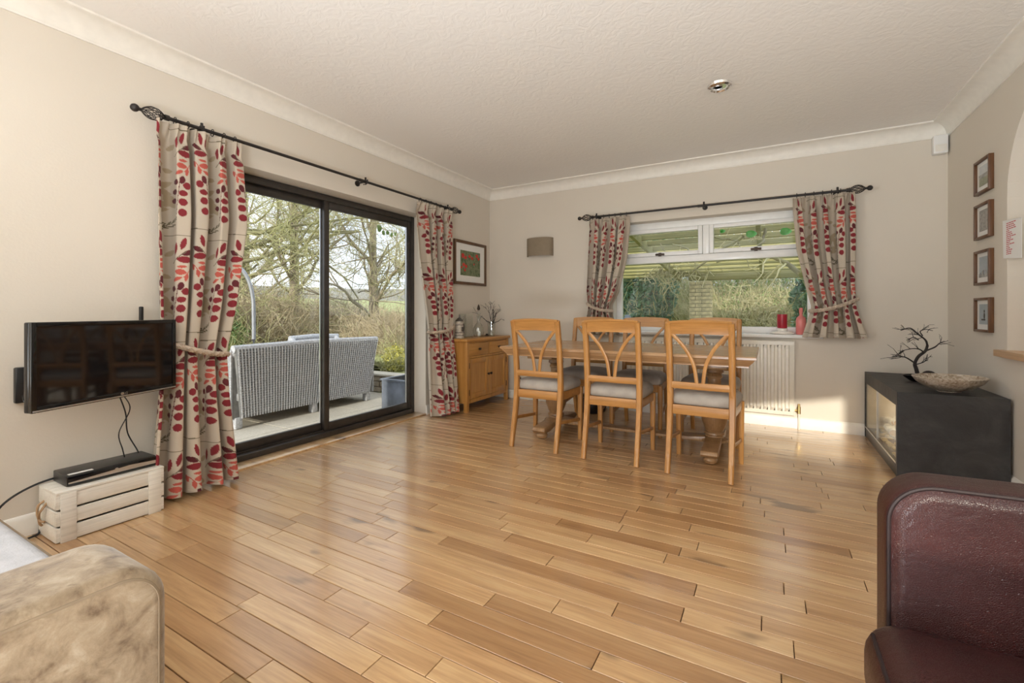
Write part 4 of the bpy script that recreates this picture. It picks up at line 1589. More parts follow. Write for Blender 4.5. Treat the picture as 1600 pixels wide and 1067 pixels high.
def rounded_panel(mb, y0, y1, z0, z1, x0, x1, rt, rb=.02, bev=.02, n=8, axis='x', slope=0):
    """rounded rectangle in (y,z) extruded along x"""
    out = []
    for cy_, cz_, a0, r in ((y1 - rt, z1 - rt, 0, rt), (y0 + rt, z1 - rt, PI / 2, rt), (y0 + rb, z0 + rb, PI, rb), (y1 - rb, z0 + rb, 1.5 * PI, rb)):
        for k_ in range(n + 1):
            a_ = a0 + PI / 2 * k_ / n
            yy = cy_ + r * math.cos(a_)
            zz = cz_ + r * math.sin(a_)
            out.append((yy, zz + slope * (yy - y1)))
    cs_ = [(y1 - rt, z1 - rt, 0, rt), (y0 + rt, z1 - rt, PI / 2, rt), (y0 + .04, z0 + .04, PI, .04), (y1 - .04, z0 + .04, 1.5 * PI, .04)]
    soft_panel(mb, lambda i_: corner_outline(cs_, i_, n), x0, x1, axis, bev)
    return out
ax0, ax1 = 1.90, 2.10
m = MB()
rounded_panel(m, -5.45, -4.40, .08, .616, ax0, ax1, .075, .02, .028)
m.build('arm', 'beige_velvet', so, ang=60)
# piping around the outer side panel
m = MB()
pl_ = []
r_ = .058
for cy_, cz_, a0 in ((-4.475, .541, 0),):
    for k_ in range(10):
        a_ = a0 + PI / 2 * k_ / 9
        pl_.append((ax1 - .006, cy_ + r_ * math.cos(a_), cz_ + r_ * math.sin(a_)))
pts = [(ax1 - .006, -4.417, .12)] + [(ax1 - .006, -4.417, .3)] + pl_ + [(ax1 - .006, -4.9, .599), (ax1 - .006, -5.36, .599)]
m.sweep(pts, .0045, n=8, up=(1, 0, 0))
m.build('piping', 'velvet_piping', so)
m = MB()
rounded_panel(m, -5.45, -4.40, .08, .616, .50, .70, .085, .02, .028)
m.build('arm', 'beige_velvet', so, ang=60)
MB().box(.70, 1.90, -5.45, -4.46, .08, .30, .02).build('base', 'beige_velvet', so)
MB().box(.50, 2.10, -5.65, -5.40, .08, .85, .05, 4).build('backrest', 'beige_velvet', so)
for xa, xb in ((.705, 1.896),):
    MB().box(xa, xb, -5.42, -4.395, .30, .475, .035, 4).build('seat_cushion', 'seat_cloth', so)
m = MB()
m.sweep([(.73, -4.398, .452), (1.87, -4.398, .452)], .006, n=6)
m.build('seat_piping', 'velvet_piping', so)
for xx in (.56, 2.04):
    for yy in (-4.52, -5.58):
        MB().lathe([(.018, 0), (.026, .08)], (xx, yy, 0), 12).build('leg', 'frame_wood', so)

# ------------------------------------------------------------------ red leather armchair (bottom right)
ac = thing('leather_armchair', 'worn dark red leather armchair in the near right corner', 'armchair', (3.7, -3.95, 0))
def pad(mb, x0, x1, y0, y1, z0, z1, bev, seg=5, crown=0, taper=0, wr=0):
    b = bmesh.new()
    bmesh.ops.create_cube(b, size=1)
    bmesh.ops.scale(b, vec=(x1 - x0, y1 - y0, z1 - z0), verts=b.verts)
    bmesh.ops.bevel(b, geom=b.edges[:], offset=bev, segments=seg, profile=.5, affect='EDGES')
    bmesh.ops.subdivide_edges(b, edges=[e for e in b.edges if e.calc_length() > .12], cuts=5, use_grid_fill=True)
    bmesh.ops.translate(b, vec=((x0 + x1) / 2, (y0 + y1) / 2, (z0 + z1) / 2), verts=b.verts)
    for v in b.verts:
        fx = 1 - ((v.co.x - (x0 + x1) / 2) / ((x1 - x0) / 2)) ** 2
        fy = 1 - ((v.co.y - (y0 + y1) / 2) / ((y1 - y0) / 2)) ** 2
        if v.co.z > (z0 + z1) / 2:
            v.co.z += crown * max(0, fx) * max(0, fy)
    return mb._merge(b)
# far arm: tall thin rounded panel, inner face towards the camera
m = MB()
out = []
x0, x1, z0, z1, rt = 3.243, 4.16, .10, .700, .085
for cx_, cz_, a0, r in ((x1 - .12, z1 + .02 - .12, 0, .12), (x0 + rt, z1 - rt, PI / 2, rt), (x0 + .02, z0 + .02, PI, .02), (x1 - .02, z0 + .02, 1.5 * PI, .02)):
    for k_ in range(11):
        a_ = a0 + PI / 2 * k_ / 10
        out.append((cx_ + r * math.cos(a_), cz_ + r * math.sin(a_)))
cs_ = [(x1 - .12, z1 + .02 - .12, 0, .12), (x0 + rt, z1 - rt, PI / 2, rt), (x0 + .04, z0 + .04, PI, .04), (x1 - .04, z0 + .04, 1.5 * PI, .04)]
soft_panel(m, lambda i_: corner_outline(cs_, i_, 12), -3.615, -3.485, 'y', .03)
m.build('arm', 'red_leather', ac, ang=70)
m = MB()
op = []
for k_ in range(12):
    a_ = PI / 2 + PI / 2 * (1 - k_ / 11)
    op.append((x0 + rt + (rt - .005) * math.cos(a_), -3.602, z1 - rt + (rt - .005) * math.sin(a_)))
pts = [(x0 + .005, -3.602, .2), (x0 + .005, -3.602, .45)] + op + [(3.7, -3.602, .705), (4.03, -3.602, .714)]
m.sweep(pts, .0045, n=8, up=(0, 1, 0))
m.build('arm_piping', 'leather_piping', ac)
m = MB()
pad(m, 3.243, 4.16, -4.46, -4.34, .10, .70, .05)
m.build('arm', 'red_leather', ac, ang=70)
m = MB()
pad(m, 3.98, 4.23, -4.46, -3.49, .10, .86, .06)
m.build('backrest', 'red_leather', ac, ang=70)
MB().box(3.26, 4.15, -4.34, -3.615, .10, .30, .02).build('base', 'red_leather', ac)
m = MB()
pad(m, 3.195, 4.02, -4.335, -3.622, .27, .435, .062, 6, .022)
m.build('seat_cushion', 'red_leather', ac, ang=70)
m = MB()
m.sweep([(3.209, -4.28, .413), (3.209, -3.68, .413)], .004, n=6)
m.build('seat_piping', 'leather_piping', ac)
for xx in (3.31, 4.10):
    for yy in (-4.40, -3.55):
        MB().lathe([(.02, 0), (.028, .10)], (xx, yy, 0), 12).build('leg', 'frame_wood', ac)

# ------------------------------------------------------------------ black fireplace unit along the right wall
fu = thing('fireplace_unit', 'low black slate fireplace unit with side glass against the right wall', 'fireplace', (3.99, -.56, 0))
ux0, ux1, uy0, uy1, uh = 3.735, 4.245, -1.124, -.02, .542
m = MB()
m.box(ux0, ux1, uy0, uy0 + .035, 0, uh, .002)
m.box(ux0, ux1, uy1 - .02, uy1, 0, uh, .002)
m.box(ux0, ux1, uy0 + .035, uy1 - .02, .452, uh, .002)
m.box(ux1 - .03, ux1, uy0 + .035, uy1 - .02, 0, .452)
m.build('surround', 'slate', fu, smooth=False)
MB().box(ux0 + .004, ux1 - .03, uy0 + .035, uy1 - .02, 0, .078, .002).build('plinth', 'fire_metal', fu)
m = MB()
m.box(ux1 - .14, ux1 - .13, uy0 + .04, uy1 - .03, .08, .45)
m.box(ux0 + .01, ux1 - .14, uy1 - .04, uy1 - .03, .08, .45)
m.box(ux0 + .01, ux1 - .14, uy0 + .036, uy0 + .042, .08, .45)
m.build('fire_lining', 'fire_lining', fu, smooth=False)
MB().box(ux0 + .003, ux0 + .009, uy0 + .036, uy1 - .022, .079, .451).build('glass_pane', 'fire_glass', fu, smooth=False)
MB().box(ux0, ux0 + .004, uy0 + .036, uy1 - .022, .079, .088).build('glass_bead', 'silver', fu)
MB().box(ux0, ux0 + .012, -.505, -.499, .088, .451).build('glass_joint', 'silver', fu)
m = MB()
rr = random.Random(9)
for i in range(160):
    m.ball((rr.uniform(ux0 + .03, ux1 - .16), rr.uniform(uy0 + .06, uy1 - .06), .088 + rr.uniform(0, .015)), rr.uniform(.010, .022), 6, 1, 1, .6)
stuff(m.build('pebbles', 'pebble', fu))
for i in range(8):
    yy = -.95 + i * .115
    a_ = rr.uniform(-.6, .6)
    L = .15
    zz = .125 + (i % 3) * .045
    p0 = Vector((3.86 + rr.uniform(-.02, .05), yy, zz))
    d_ = Vector((math.sin(a_) * .7, math.cos(a_), rr.uniform(-.12, .2)))
    lo = MB().sweep([p0 - d_ * L / 2, p0, p0 + d_ * L / 2], [.026, .03, .025], n=10).build('log', 'birch_log', fu)
    MB().sweep([p0 - d_ * (L / 2 + .003), p0 - d_ * L / 2], .023, n=10).build('log_end', 'log_end', lo)
light('fire_unit_fill', 'AREA', (3.92, -.56, .445), (0, 0, 0), 1.6, (1.0, .74, .40), .2, .9)  # added warm lamp that brightens the inside of the unit

# bonsai
bn = thing('bonsai_ornament', 'black bare bonsai tree in a dark oval dish on the fireplace unit', 'ornament', (3.99, -.50, uh))
RZ = Matrix.Translation((3.99, -.50, 0)) @ Matrix.Rotation(math.radians(29), 4, 'Z')
MB().lathe([(0, 0), (.06, 0), (.075, .006), (.115, .035), (.125, .048), (.118, .048), (.10, .026), (0, .020)], (0, 0, uh), 28, M=RZ, sy=.55).build('dish', 'gloss_black', bn)
MB().ball((.055, 0, uh + .045), .045, 12, 1.0, .8, .75, M=RZ).build('stone', 'twig_black', bn)
m = MB()
rr = random.Random(21)
def br(pts, r0, r1):
    P_ = bez([(a, c_, b) for a, b, c_ in pts], 5)
    n_ = len(P_)
    m.sweep([RZ @ Vector((p.x, p.y, p.z + uh)) for p in P_], [r0 + (r1 - r0) * i / n_ for i in range(n_)], n=6)
    return P_
def sub(P_, cnt, L):
    for _ in range(cnt):
        k_ = rr.randint(len(P_) // 3, len(P_) - 1)
        s_ = 1 if P_[-1].x > P_[0].x else -1
        d_ = Vector((s_ * rr.uniform(.2, 1), rr.uniform(-.5, .5), rr.uniform(-.5, .9)))
        p_ = P_[k_]
        a = RZ @ Vector((p_.x, p_.y, p_.z + uh))
        twigs(m, a, RZ.to_3x3() @ d_, L * rr.uniform(.6, 1.2), .0026, 1, rr, .7, 1, 0, .0011, 3, (1, 2))
tr_ = br([(-.02, .03, 0), (-.035, .09, 0), (-.045, .13, .0), (-.01, .18, .01), (.03, .22, .0), (.045, .26, 0)], .013, .008)
b1 = br([(.045, .26, 0), (.03, .30, 0), (-.01, .345, .02), (-.08, .385, .0), (-.155, .37, -.01)], .007, .003)
b2 = br([(.03, .22, 0), (.08, .25, -.02), (.13, .275, 0), (.175, .29, .01)], .006, .002)
b3 = br([(-.04, .13, 0), (-.09, .17, .02), (-.15, .18, .0), (-.225, .18, -.02)], .006, .002)
b4 = br([(.02, .21, 0), (-.04, .235, -.03), (-.10, .24, -.04), (-.16, .225, -.03)], .005, .002)
b5 = br([(.01, .33, 0), (.02, .36, .03), (.06, .375, .03), (.11, .365, .03)], .004, .002)
b6 = br([(-.045, .12, 0), (-.01, .15, -.04), (.01, .20, -.04)], .004, .002)
b7 = br([(-.02, .30, 0), (-.08, .32, -.03), (-.13, .30, -.03)], .004, .002)
for b in (b1, b3, b4):
    sub(b, 7, .06)
for b in (b2, b5, b7, b6):
    sub(b, 4, .045)
m.build('tree', 'twig_black', bn)
bw = MB()
BM = Matrix.Translation((4.03, -.945, 0)) @ Matrix.Rotation(math.radians(60), 4, 'Z')
BM = Matrix.Translation((4.025, -.95, 0)) @ Matrix.Rotation(math.radians(29), 4, 'Z')
bw.lathe([(0, 0), (.060, 0), (.066, .006), (.075, .010), (.13, .030), (.175, .060), (.198, .092), (.190, .096), (.165, .066), (.12, .038), (.06, .018), (0, .016)], (0, 0, uh), 40, M=BM, sy=.80)
bw.lathe([(.05, 0), (.062, 0), (.062, .008), (.05, .008)], (0, 0, uh), 24, M=BM, sy=.8)
tag(bw.build('stone_bowl', 'speckled_stone', ang=50), 'large oval speckled stone bowl on the near end of the fireplace unit', 'bowl')

# ------------------------------------------------------------------ window sill things
SZ = WZ0 + .004
cd = thing('candle_jar', 'red candle in glass on the window sill', 'candle', (3.14, .03, SZ + .050))
MB().lathe([(0, .004), (.038, .004), (.041, .012), (.041, .128), (.038, .130), (.036, .105), (0, .105)], (3.14, .03, SZ + .052), 28).build('jar', 'candle_red', cd)
MB().lathe([(0, 0), (.036, 0), (.042, .003), (.043, .026), (.040, .028)], (3.14, .03, SZ + .026), 28).build('holder', 'white_china', cd)
pt = thing('round_dish', 'round white dish under the red candle', 'dish', (3.14, .03, SZ))
MB().lathe([(0, 0), (.085, 0), (.10, .006), (.10, .014), (.085, .016), (.084, .026), (0, .026)], (3.14, .03, SZ), 36).build('plate', 'white_china', pt)
pb = thing('pink_bottle', 'pink glass bottle on the window sill beside the right curtain', 'bottle', (3.285, .03, SZ))
c = (3.285, .03, SZ)
MB().lathe([(0, 0), (.036, 0), (.040, .006), (.040, .13), (.034, .152), (.016, .168), (.013, .175), (.013, .20)], c, 24).build('body', 'pink_glass', pb)
MB().lathe([(0, .195), (.015, .195), (.016, .205), (.015, .235), (.012, .24), (0, .24)], c, 16).build('cap', 'pink_glass', pb)
MB().lathe([(0, .004), (.036, .004), (.0375, .012), (.0375, .05), (0, .05)], c, 20).build('liquid', 'pink_liquid', pb)
tag(MB().prism([(1.665, SZ), (1.76, SZ), (1.765, SZ + .10), (1.735, SZ + .17), (1.69, SZ + .17), (1.66, SZ + .10)], .03, .085, 'y', .008).build('blue_glass_block', 'frosted_blue'), 'pale blue frosted glass ornament at the left end of the window sill', 'ornament')
m = MB().sweep(bez([(1.60, -.065, .84), (1.597, -.07, .70), (1.60, -.03, .55), (1.615, -.03, .42), (1.64, -.03, .30)], 6), .003, n=6)
tag(m.build('cable', 'black_plastic'), 'thin black cable hanging down the wall left of the radiator', 'cable')
# black bag/bin below the window behind the chairs
bb = thing('waste_basket', 'low round black basket on the floor behind the table, left of the radiator', 'basket', (1.42, -.24, 0))
MB().lathe([(0, 0), (.125, 0), (.14, .02), (.15, .09), (.145, .15), (.15, .16), (.142, .16), (.135, .15), (.12, .03), (0, .02)], (1.42, -.24, 0), 28).build('body', 'black_plastic', bb)
MB().sweep([(1.42 + .135 * math.cos(2 * PI * k_ / 28), -.24 + .135 * math.sin(2 * PI * k_ / 28), .16) for k_ in range(28)], .008, n=6, closed=True).build('rim', 'zinc', bb)

# ------------------------------------------------------------------ outdoors
PZ = -.06
pt_ = MB().box(-4.2, -.28, -7.5, -.30, PZ - .12, PZ - .012).box(-4.2, -2.12, -.30, .62, PZ - .12, PZ - .012).build('patio', 'mortar_dark', origin=(-2, -2, PZ - .12))
struct(pt_)
sy = -5.7
i = 0
while sy < .5:
    sx_ = -4.2
    j = 0
    while sx_ < -.30:
        L = .65
        a, b = sx_, min(sx_ + L, -.285)
        if sy > -.6 and b > -2.12:
            break
        o = MB().box(a + .004, b - .004, sy + .004, sy + .896, PZ - .012, PZ + R.uniform(-.001, .001), .003, 1).build('paving_slab', 'patio_stone', pt_)
        sx_ += L
        j += 1
    sy += .9
    i += 1

def ground_h(x, y):
    """garden surface: level lawn, then fields rising towards the distance on the left side"""
    d = math.hypot(x + 4, max(0, y) if x > -4 else 0) if x > -4 else -x - 4
    d = max(0.0, math.hypot(min(0, x + 4), 0) - 8)
    h = -.28 + .055 * d
    if d > 30:
        h = -.28 + .055 * 30 + .045 * (d - 30)
    return h
xs = np.concatenate([np.linspace(-160, -30, 27), np.linspace(-28, 30, 59)])
ys = np.concatenate([np.linspace(-60, -12, 13), np.linspace(-10, 40, 51), np.linspace(45, 200, 32)])
V = []
for yy in ys:
    for xx in xs:
        hh = ground_h(xx, yy) + .06 * math.sin(xx * .7) * math.cos(yy * .5) * (1 if xx < -6 else 0)
        hh += .05 * max(0, yy - 10) * (1 if xx > -8 else max(0, 1 - (-8 - xx) / 20))
        V.append((xx, yy, hh))
nx_, ny_ = len(xs), len(ys)
idx = np.arange(nx_ * ny_).reshape(ny_, nx_)
Fc = np.stack([idx[:-1, :-1], idx[:-1, 1:], idx[1:, 1:], idx[1:, :-1]], -1).reshape(-1, 4)
lw = raw('lawn', V, Fc, 'lawn_grass')
struct(lw)

# wicker sofas
def wicker(label, X, ya, yb, facing, top, flare=.10):
    """two-seat woven sofa, back at x = X, facing -x (facing=-1) or +x"""
    root = thing('wicker_sofa', label, 'garden sofa', (X, (ya + yb) / 2, PZ), 'woven garden sofas')
    f = facing
    dep = .78
    z0_, z1_ = .10 + PZ, top
    def panel(mb, P00, P10, P01, P11, nstr, th, nrm):
        # curved-strand weave: strands running vertically
        for k_ in range(nstr):
            t_ = (k_ + .5) / nstr
            a_ = Vector(P00).lerp(Vector(P10), t_)
            b_ = Vector(P01).lerp(Vector(P11), t_)
            w_ = (Vector(P10) - Vector(P00)).length / nstr * .36
            mb.sweep([a_, (a_ + b_) / 2, b_], w_, n=5, up=nrm, cap=False)
    # back: slab + strands
    sl_ = MB()
    x_in = X + f * .075
    sl_.poly([(X, ya + .03, z0_), (X, yb - .03, z0_), (X - f * .03, yb + flare, z1_), (X - f * .03, ya - flare * .3, z1_),
              (x_in, ya + .03, z0_), (x_in, yb - .03, z0_), (x_in - f * .03, yb + flare, z1_), (x_in - f * .03, ya - flare * .3, z1_)],
             [(0, 1, 2, 3), (4, 5, 6, 7), (0, 1, 5, 4), (2, 3, 7, 6), (0, 3, 7, 4), (1, 2, 6, 5)])
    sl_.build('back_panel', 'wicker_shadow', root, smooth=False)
    st_ = MB()
    panel(st_, (X - f * .004, ya + .03, z0_), (X - f * .004, yb - .03, z0_), (X - f * .034, ya - flare * .3, z1_), (X - f * .034, yb + flare, z1_), 56, .01, (1, 0, 0))
    panel(st_, (x_in + f * .004, ya + .03, z0_), (x_in + f * .004, yb - .03, z0_), (x_in - f * .026, ya - flare * .3, z1_), (x_in - f * .026, yb + flare, z1_), 56, .01, (1, 0, 0))
    for zz in np.linspace(z0_ + .03, z1_ - .03, 26):
        t_ = (zz - z0_) / (z1_ - z0_)
        xx = X - f * .03 * t_ - f * .009
        st_.sweep([(xx, ya + .03 - (.03 + flare * .3) * t_, zz), (xx, yb - .03 + (.03 + flare) * t_, zz)], .0035, n=4, cap=False)
    stuff(st_.build('weave', 'wicker_grey', root))
    # top rail braid
    m_ = MB()
    m_.sweep([(X + f * .012, ya - flare * .3 - .01, z1_ - .005), (X + f * .012, (ya + yb) / 2, z1_ + .012), (X + f * .012, yb + flare + .01, z1_ - .005)], .040, n=10)
    m_.build('top_roll', 'wicker_grey', root)
    # arms
    for yy, s_ in ((ya, -1), (yb, 1)):
        a_ = MB()
        path = bez([(X + f * .02, yy, z1_ - .02), (X + f * .12, yy, z1_ - .12), (X + f * .3, yy, .50), (X + f * dep, yy, .47)], 5)
        V_, F_ = [], []
        for p_ in path:
            V_ += [(p_.x, yy - .045, p_.z), (p_.x, yy + .045, p_.z), (p_.x, yy + .045, z0_), (p_.x, yy - .045, z0_)]
        for k_ in range(len(path) - 1):
            for q_ in range(4):
                F_.append((k_ * 4 + q_, k_ * 4 + (q_ + 1) % 4, k_ * 4 + 4 + (q_ + 1) % 4, k_ * 4 + 4 + q_))
        F_ += [(0, 1, 2, 3), tuple(range(len(V_) - 4, len(V_)))]
        a_.poly(V_, F_)
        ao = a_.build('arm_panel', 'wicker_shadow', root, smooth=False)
        b_ = MB()
        for k_ in range(22):
            t_ = (k_ + .5) / 22
            p_ = path[int(t_ * (len(path) - 1))]
            for sd in (-1, 1):
                b_.sweep([(p_.x, yy + sd * .048, z0_), (p_.x, yy + sd * .048, p_.z)], .011, n=5, cap=False)
        b_.sweep(path, .05, n=10, up=(0, 1, 0))
        for zz in np.linspace(z0_ + .03, .44, 16):
            for sd in (-1, 1):
                b_.sweep([(X, yy + sd * .058, zz), (X + f * dep, yy + sd * .058, zz)], .0035, n=4, cap=False)
        stuff(b_.build('arm_weave', 'wicker_grey', ao))
    MB().box(min(X, X + f * dep), max(X, X + f * dep), ya, yb, .26 + PZ, .34 + PZ, .02).build('seat_base', 'wicker_grey', root)
    MB().box(min(X + f * .09, X + f * dep), max(X + f * .09, X + f * dep), ya + .05, yb - .05, .34 + PZ, .42 + PZ, .03).build('seat_cushion', 'seat_cloth', root)
    MB().box(min(X + f * dep, X + f * (dep - .03)), max(X + f * dep, X + f * (dep - .03)), ya, yb, z0_, .30, .005).build('apron', 'wicker_grey', root)
    for xx in (X + f * .03, X + f * (dep - .04)):
        for yy in (ya + .0, (ya + yb) / 2, yb - .06):
            MB().box(xx - .035, xx + .035, yy - .02, yy + .05, PZ, z0_ + .01, .012).build('leg', 'wicker_grey', root)
wicker('grey woven garden sofa with its back to the patio door', -1.30, -2.36, -.72, -1, .695, .09)
wicker('narrower grey woven garden seat farther out, facing the house', -3.0, -.64, .12, 1, .655, .04)
# outdoor glass-top table
gt = thing('garden_table', 'grey woven garden table between the two garden sofas', 'table', (-2.65, -2.7, PZ))
MB().box(-3.05, -2.25, -3.1, -2.0, .60, .625, .006).build('tabletop', 'patio_stone', gt)
MB().box(-2.98, -2.32, -3.03, -2.07, PZ, .56, .01).build('base', 'wicker_grey', gt)
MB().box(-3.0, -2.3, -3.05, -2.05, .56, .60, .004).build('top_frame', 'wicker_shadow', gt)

# arc pole
m = MB()
pole_pts = bez([(-2.39, -1.55, PZ + .05), (-2.39, -1.55, .9), (-2.40, -1.56, 1.25), (-2.45, -1.62, 1.5), (-2.56, -1.74, 1.66), (-2.72, -1.92, 1.74), (-2.9, -2.15, 1.70)], 8)
m.sweep(pole_pts, .022, n=12)
ap = thing('arched_pole', 'grey curved metal pole rising behind the garden sofa', 'pole', (-2.39, -1.55, PZ))
m.build('curved_pole', 'pole_grey', ap)
MB().lathe([(0, 0), (.28, 0), (.28, .04), (.05, .05), (.03, .12), (0, .12)], (-2.39, -1.55, PZ), 28).build('base', 'pole_grey', ap)
m = MB().sweep([(-2.9, -2.15, 1.70), (-2.9, -2.15, 1.5)], .008, n=8)
m.build('hook', 'pole_grey', ap)

# zinc planter
zp = thing('planter', 'square blue-grey zinc planter on the patio by the door', 'planter', (-.575, -.80, PZ))
px0, px1, py0, py1, ph_ = -.79, -.36, -1.04, -.56, .275
m = MB()
for a in ((px0, px0 + .02, py0, py1), (px1 - .02, px1, py0, py1), (px0 + .02, px1 - .02, py0, py0 + .02), (px0 + .02, px1 - .02, py1 - .02, py1)):
    m.box(a[0], a[1], a[2], a[3], PZ, ph_, .002)
m.build('walls', 'zinc', zp)
m = MB()
for a in ((px0 - .015, px0 + .03, py0 - .015, py1 + .015), (px1 - .03, px1 + .015, py0 - .015, py1 + .015), (px0 + .03, px1 - .03, py0 - .015, py0 + .03), (px0 + .03, px1 - .03, py1 - .03, py1 + .015)):
    m.box(a[0], a[1], a[2], a[3], ph_ - .01, ph_ + .012, .004)
m.build('rim', 'zinc', zp)
MB().box(px0 + .02, px1 - .02, py0 + .02, py1 - .02, PZ + .01, ph_ - .06).build('soil', 'soil', zp)

# low garden wall at the end of the patio, lawn bank behind it
lwall = thing('garden_wall', 'low stone garden wall at the end of the patio behind the planter', 'wall', (-1.2, -.19, PZ))
rr = random.Random(4)
for row in range(3):
    xx = -2.1 + (row % 2) * .12
    while xx < -.34:
        L = min(rr.uniform(.24, .42), -.30 - xx)
        MB().box(xx + .005, xx + L - .005, -.29, -.10, PZ + row * .076, PZ + row * .076 + .07, .010, 1).build('stone', 'low_wall_stone', lwall)
        xx += L
MB().box(-2.12, -.29, -.31, -.08, PZ + .228, PZ + .255, .006).build('coping', 'patio_stone', lwall)
V, Fq = [], []
for i in range(15):
    for j in range(15):
        xx, yy = -5.4 + 5.1 * i / 14, -.08 + 4.6 * j / 14
        e_ = min(1, i / 3)
        V.append((xx, yy, -.40 + e_ * (.56 + .015 * math.sin(xx * 5) * math.cos(yy * 4))))
for i in range(14):
    for j in range(14):
        if -5.4 + 5.1 * i / 14 < -2.12 and -.08 + 4.6 * j / 14 < .62:
            continue
        Fq.append((i * 15 + j, (i + 1) * 15 + j, (i + 1) * 15 + j + 1, i * 15 + j + 1))
struct(raw('lawn_bank', V, Fq, 'lawn_grass'))

# ------------------------------------------------------------------ vegetation
def tubes(paths, sides=4):
    """paths: list of (points Nx3, radii N) -> V,F arrays"""
    V_, F_ = [], []
    base = 0
    for P_, r_ in paths:
        P_ = np.asarray(P_)
        n_ = len(P_)
        T_ = np.gradient(P_, axis=0)
        T_ /= np.linalg.norm(T_, axis=1)[:, None] + 1e-9
        up_ = np.where(np.abs(T_[:, 2:3]) > .9, np.array([[1., 0, 0]]), np.array([[0, 0, 1.]]))
        A1 = np.cross(T_, up_)
        A1 /= np.linalg.norm(A1, axis=1)[:, None] + 1e-9
        A2 = np.cross(A1, T_)
        th = np.arange(sides) * 2 * PI / sides
        ring = P_[:, None, :] + np.asarray(r_)[:, None, None] * (A1[:, None, :] * np.cos(th)[None, :, None] + A2[:, None, :] * np.sin(th)[None, :, None])
        V_.append(ring.reshape(-1, 3))
        idx_ = base + np.arange(n_ * sides).reshape(n_, sides)
        nx2 = np.roll(idx_, -1, axis=1)
        F_.append(np.stack([idx_[:-1], nx2[:-1], nx2[1:], idx_[1:]], -1).reshape(-1, 4))
        base += n_ * sides
    return np.concatenate(V_), np.concatenate(F_)

def grow(rs, p, d, L, r, lvl, out, nseg=5, jit=.25, up=.05, kids=(4, 4, 5, 4), shrink=.62, bias=None, spread=.8):
    P_ = [np.array(p, float)]
    d = np.array(d, float)
    d /= np.linalg.norm(d)
    for i in range(nseg):
        d = d + rs.normal(0, jit, 3) + np.array([0, 0, up])
        if bias is not None:
            d = d + bias
        d /= np.linalg.norm(d)
        P_.append(P_[-1] + d * L / nseg)
    rad = r * (1 - .6 * np.arange(nseg + 1) / nseg)
    out[lvl].append((np.array(P_), rad))
    if lvl + 1 < len(out):
        for k_ in range(kids[lvl]):
            i = rs.integers(1, nseg + 1)
            nd = d + rs.normal(0, spread, 3)
            grow(rs, P_[i], nd, L * shrink * rs.uniform(.7, 1.15), rad[i] * .55, lvl + 1, out, nseg, jit, up, kids, shrink, bias, spread)

def tree(label, base, h, r, seed, limbs, mats=('bark_mossy', 'twig_brown'), kids=(5, 5, 5, 4), Ls=.5, jit=.22, levels=4, group='garden trees', up=.03, spread=.8, twr=.26):
    rs = np.random.default_rng(seed)
    root = thing('garden_tree', label, 'tree', base, group)
    out = [[] for _ in range(levels)]
    bx, by, bz_ = base
    tp = [np.array([bx, by, bz_ - .3]), np.array([bx + .05, by, bz_ + h * .25]), np.array([bx - .03, by + .05, bz_ + h * .5]), np.array([bx, by, bz_ + h * .75]), np.array([bx + .05, by, bz_ + h])]
    for (fz, dx, dy, dz, L, rr_) in limbs:
        grow(rs, (bx, by, bz_ + h * fz), (dx, dy, dz), L, rr_, 0, out, 6, jit, up, kids, Ls, None, spread)
    trunk = [(np.array(tp), np.array([r * 1.25, r, r * .85, r * .6, r * .3]))]
    Vt, Ft = tubes(trunk, 10)
    raw('trunk', Vt, Ft, mats[0], root)
    Vb, Fb = tubes(out[0] + out[1], 6)
    raw('branches', Vb, Fb, mats[0], root)
    tw = sum(out[2:], [])
    tw = [(p_, np.maximum(q_ * twr / .35, .0042)) for p_, q_ in tw]
    Vw, Fw = tubes(tw, 3)
    stuff(raw('twigs', Vw, Fw, mats[1], root))
    return root

tree('large mossy spreading tree behind the left pane of the patio door', (-7.6, .2, -.3), 6.5, .26, 11,
     [(.32, .6, .8, .15, 4.2, 0.062), (.40, .2, 1, .25, 4.6, 0.066), (.46, .9, .5, .2, 4.0, 0.058), (.5, .5, -1, .3, 3.6, 0.055), (.55, -.2, 1, .5, 4.2, 0.055), (.6, .8, .9, .5, 4.5, 0.055),
      (.66, 1, .1, .4, 3.8, 0.047), (.7, .1, 1, .7, 4.0, 0.047), (.8, .3, -.8, .8, 3.5, 0.039), (.9, .5, .6, 1, 3.5, 0.039), (.36, .9, -.2, .1, 3.4, 0.047), (.28, .3, 1, .0, 3.8, 0.047), (.75, .6, .7, .4, 4.2, 0.043), (.5, .5, .9, .0, 4.4, 0.047)],
     ('bark_mossy', 'twig_green'), (7, 6, 6, 4), .55, .30)
tree('slender bare tree in the middle of the garden', (-8.6, 3.3, -.3), 5.5, .12, 5,
     [(.3, .3, .6, .7, 2.6, .06), (.4, .5, -.6, .7, 2.6, .06), (.5, -.3, .8, .9, 2.6, .05), (.6, .3, -.3, 1, 2.6, .05), (.7, 0, .6, 1, 2.2, .05), (.8, .3, .1, 1, 2, .04), (.45, .6, .4, .5, 2.4, .05)],
     ('bark_grey', 'twig_brown'), (6, 6, 5, 3), .58)
tree('multi-stemmed bare tree behind the right pane of the patio door', (-6.6, 4.4, -.3), 4.2, .11, 8,
     [(.18, .35, .6, .9, 2.8, .06), (.22, .3, -.8, .9, 2.8, .06), (.3, -.4, .7, .9, 2.6, .055), (.35, .6, -.2, .9, 2.6, .055), (.5, .1, .8, .8, 2.4, .05), (.6, .2, -.6, .9, 2.2, .045), (.8, 0, 0, 1, 2.2, .04)],
     ('bark_grey', 'twig_yellow'), (6, 6, 5, 3), .6)
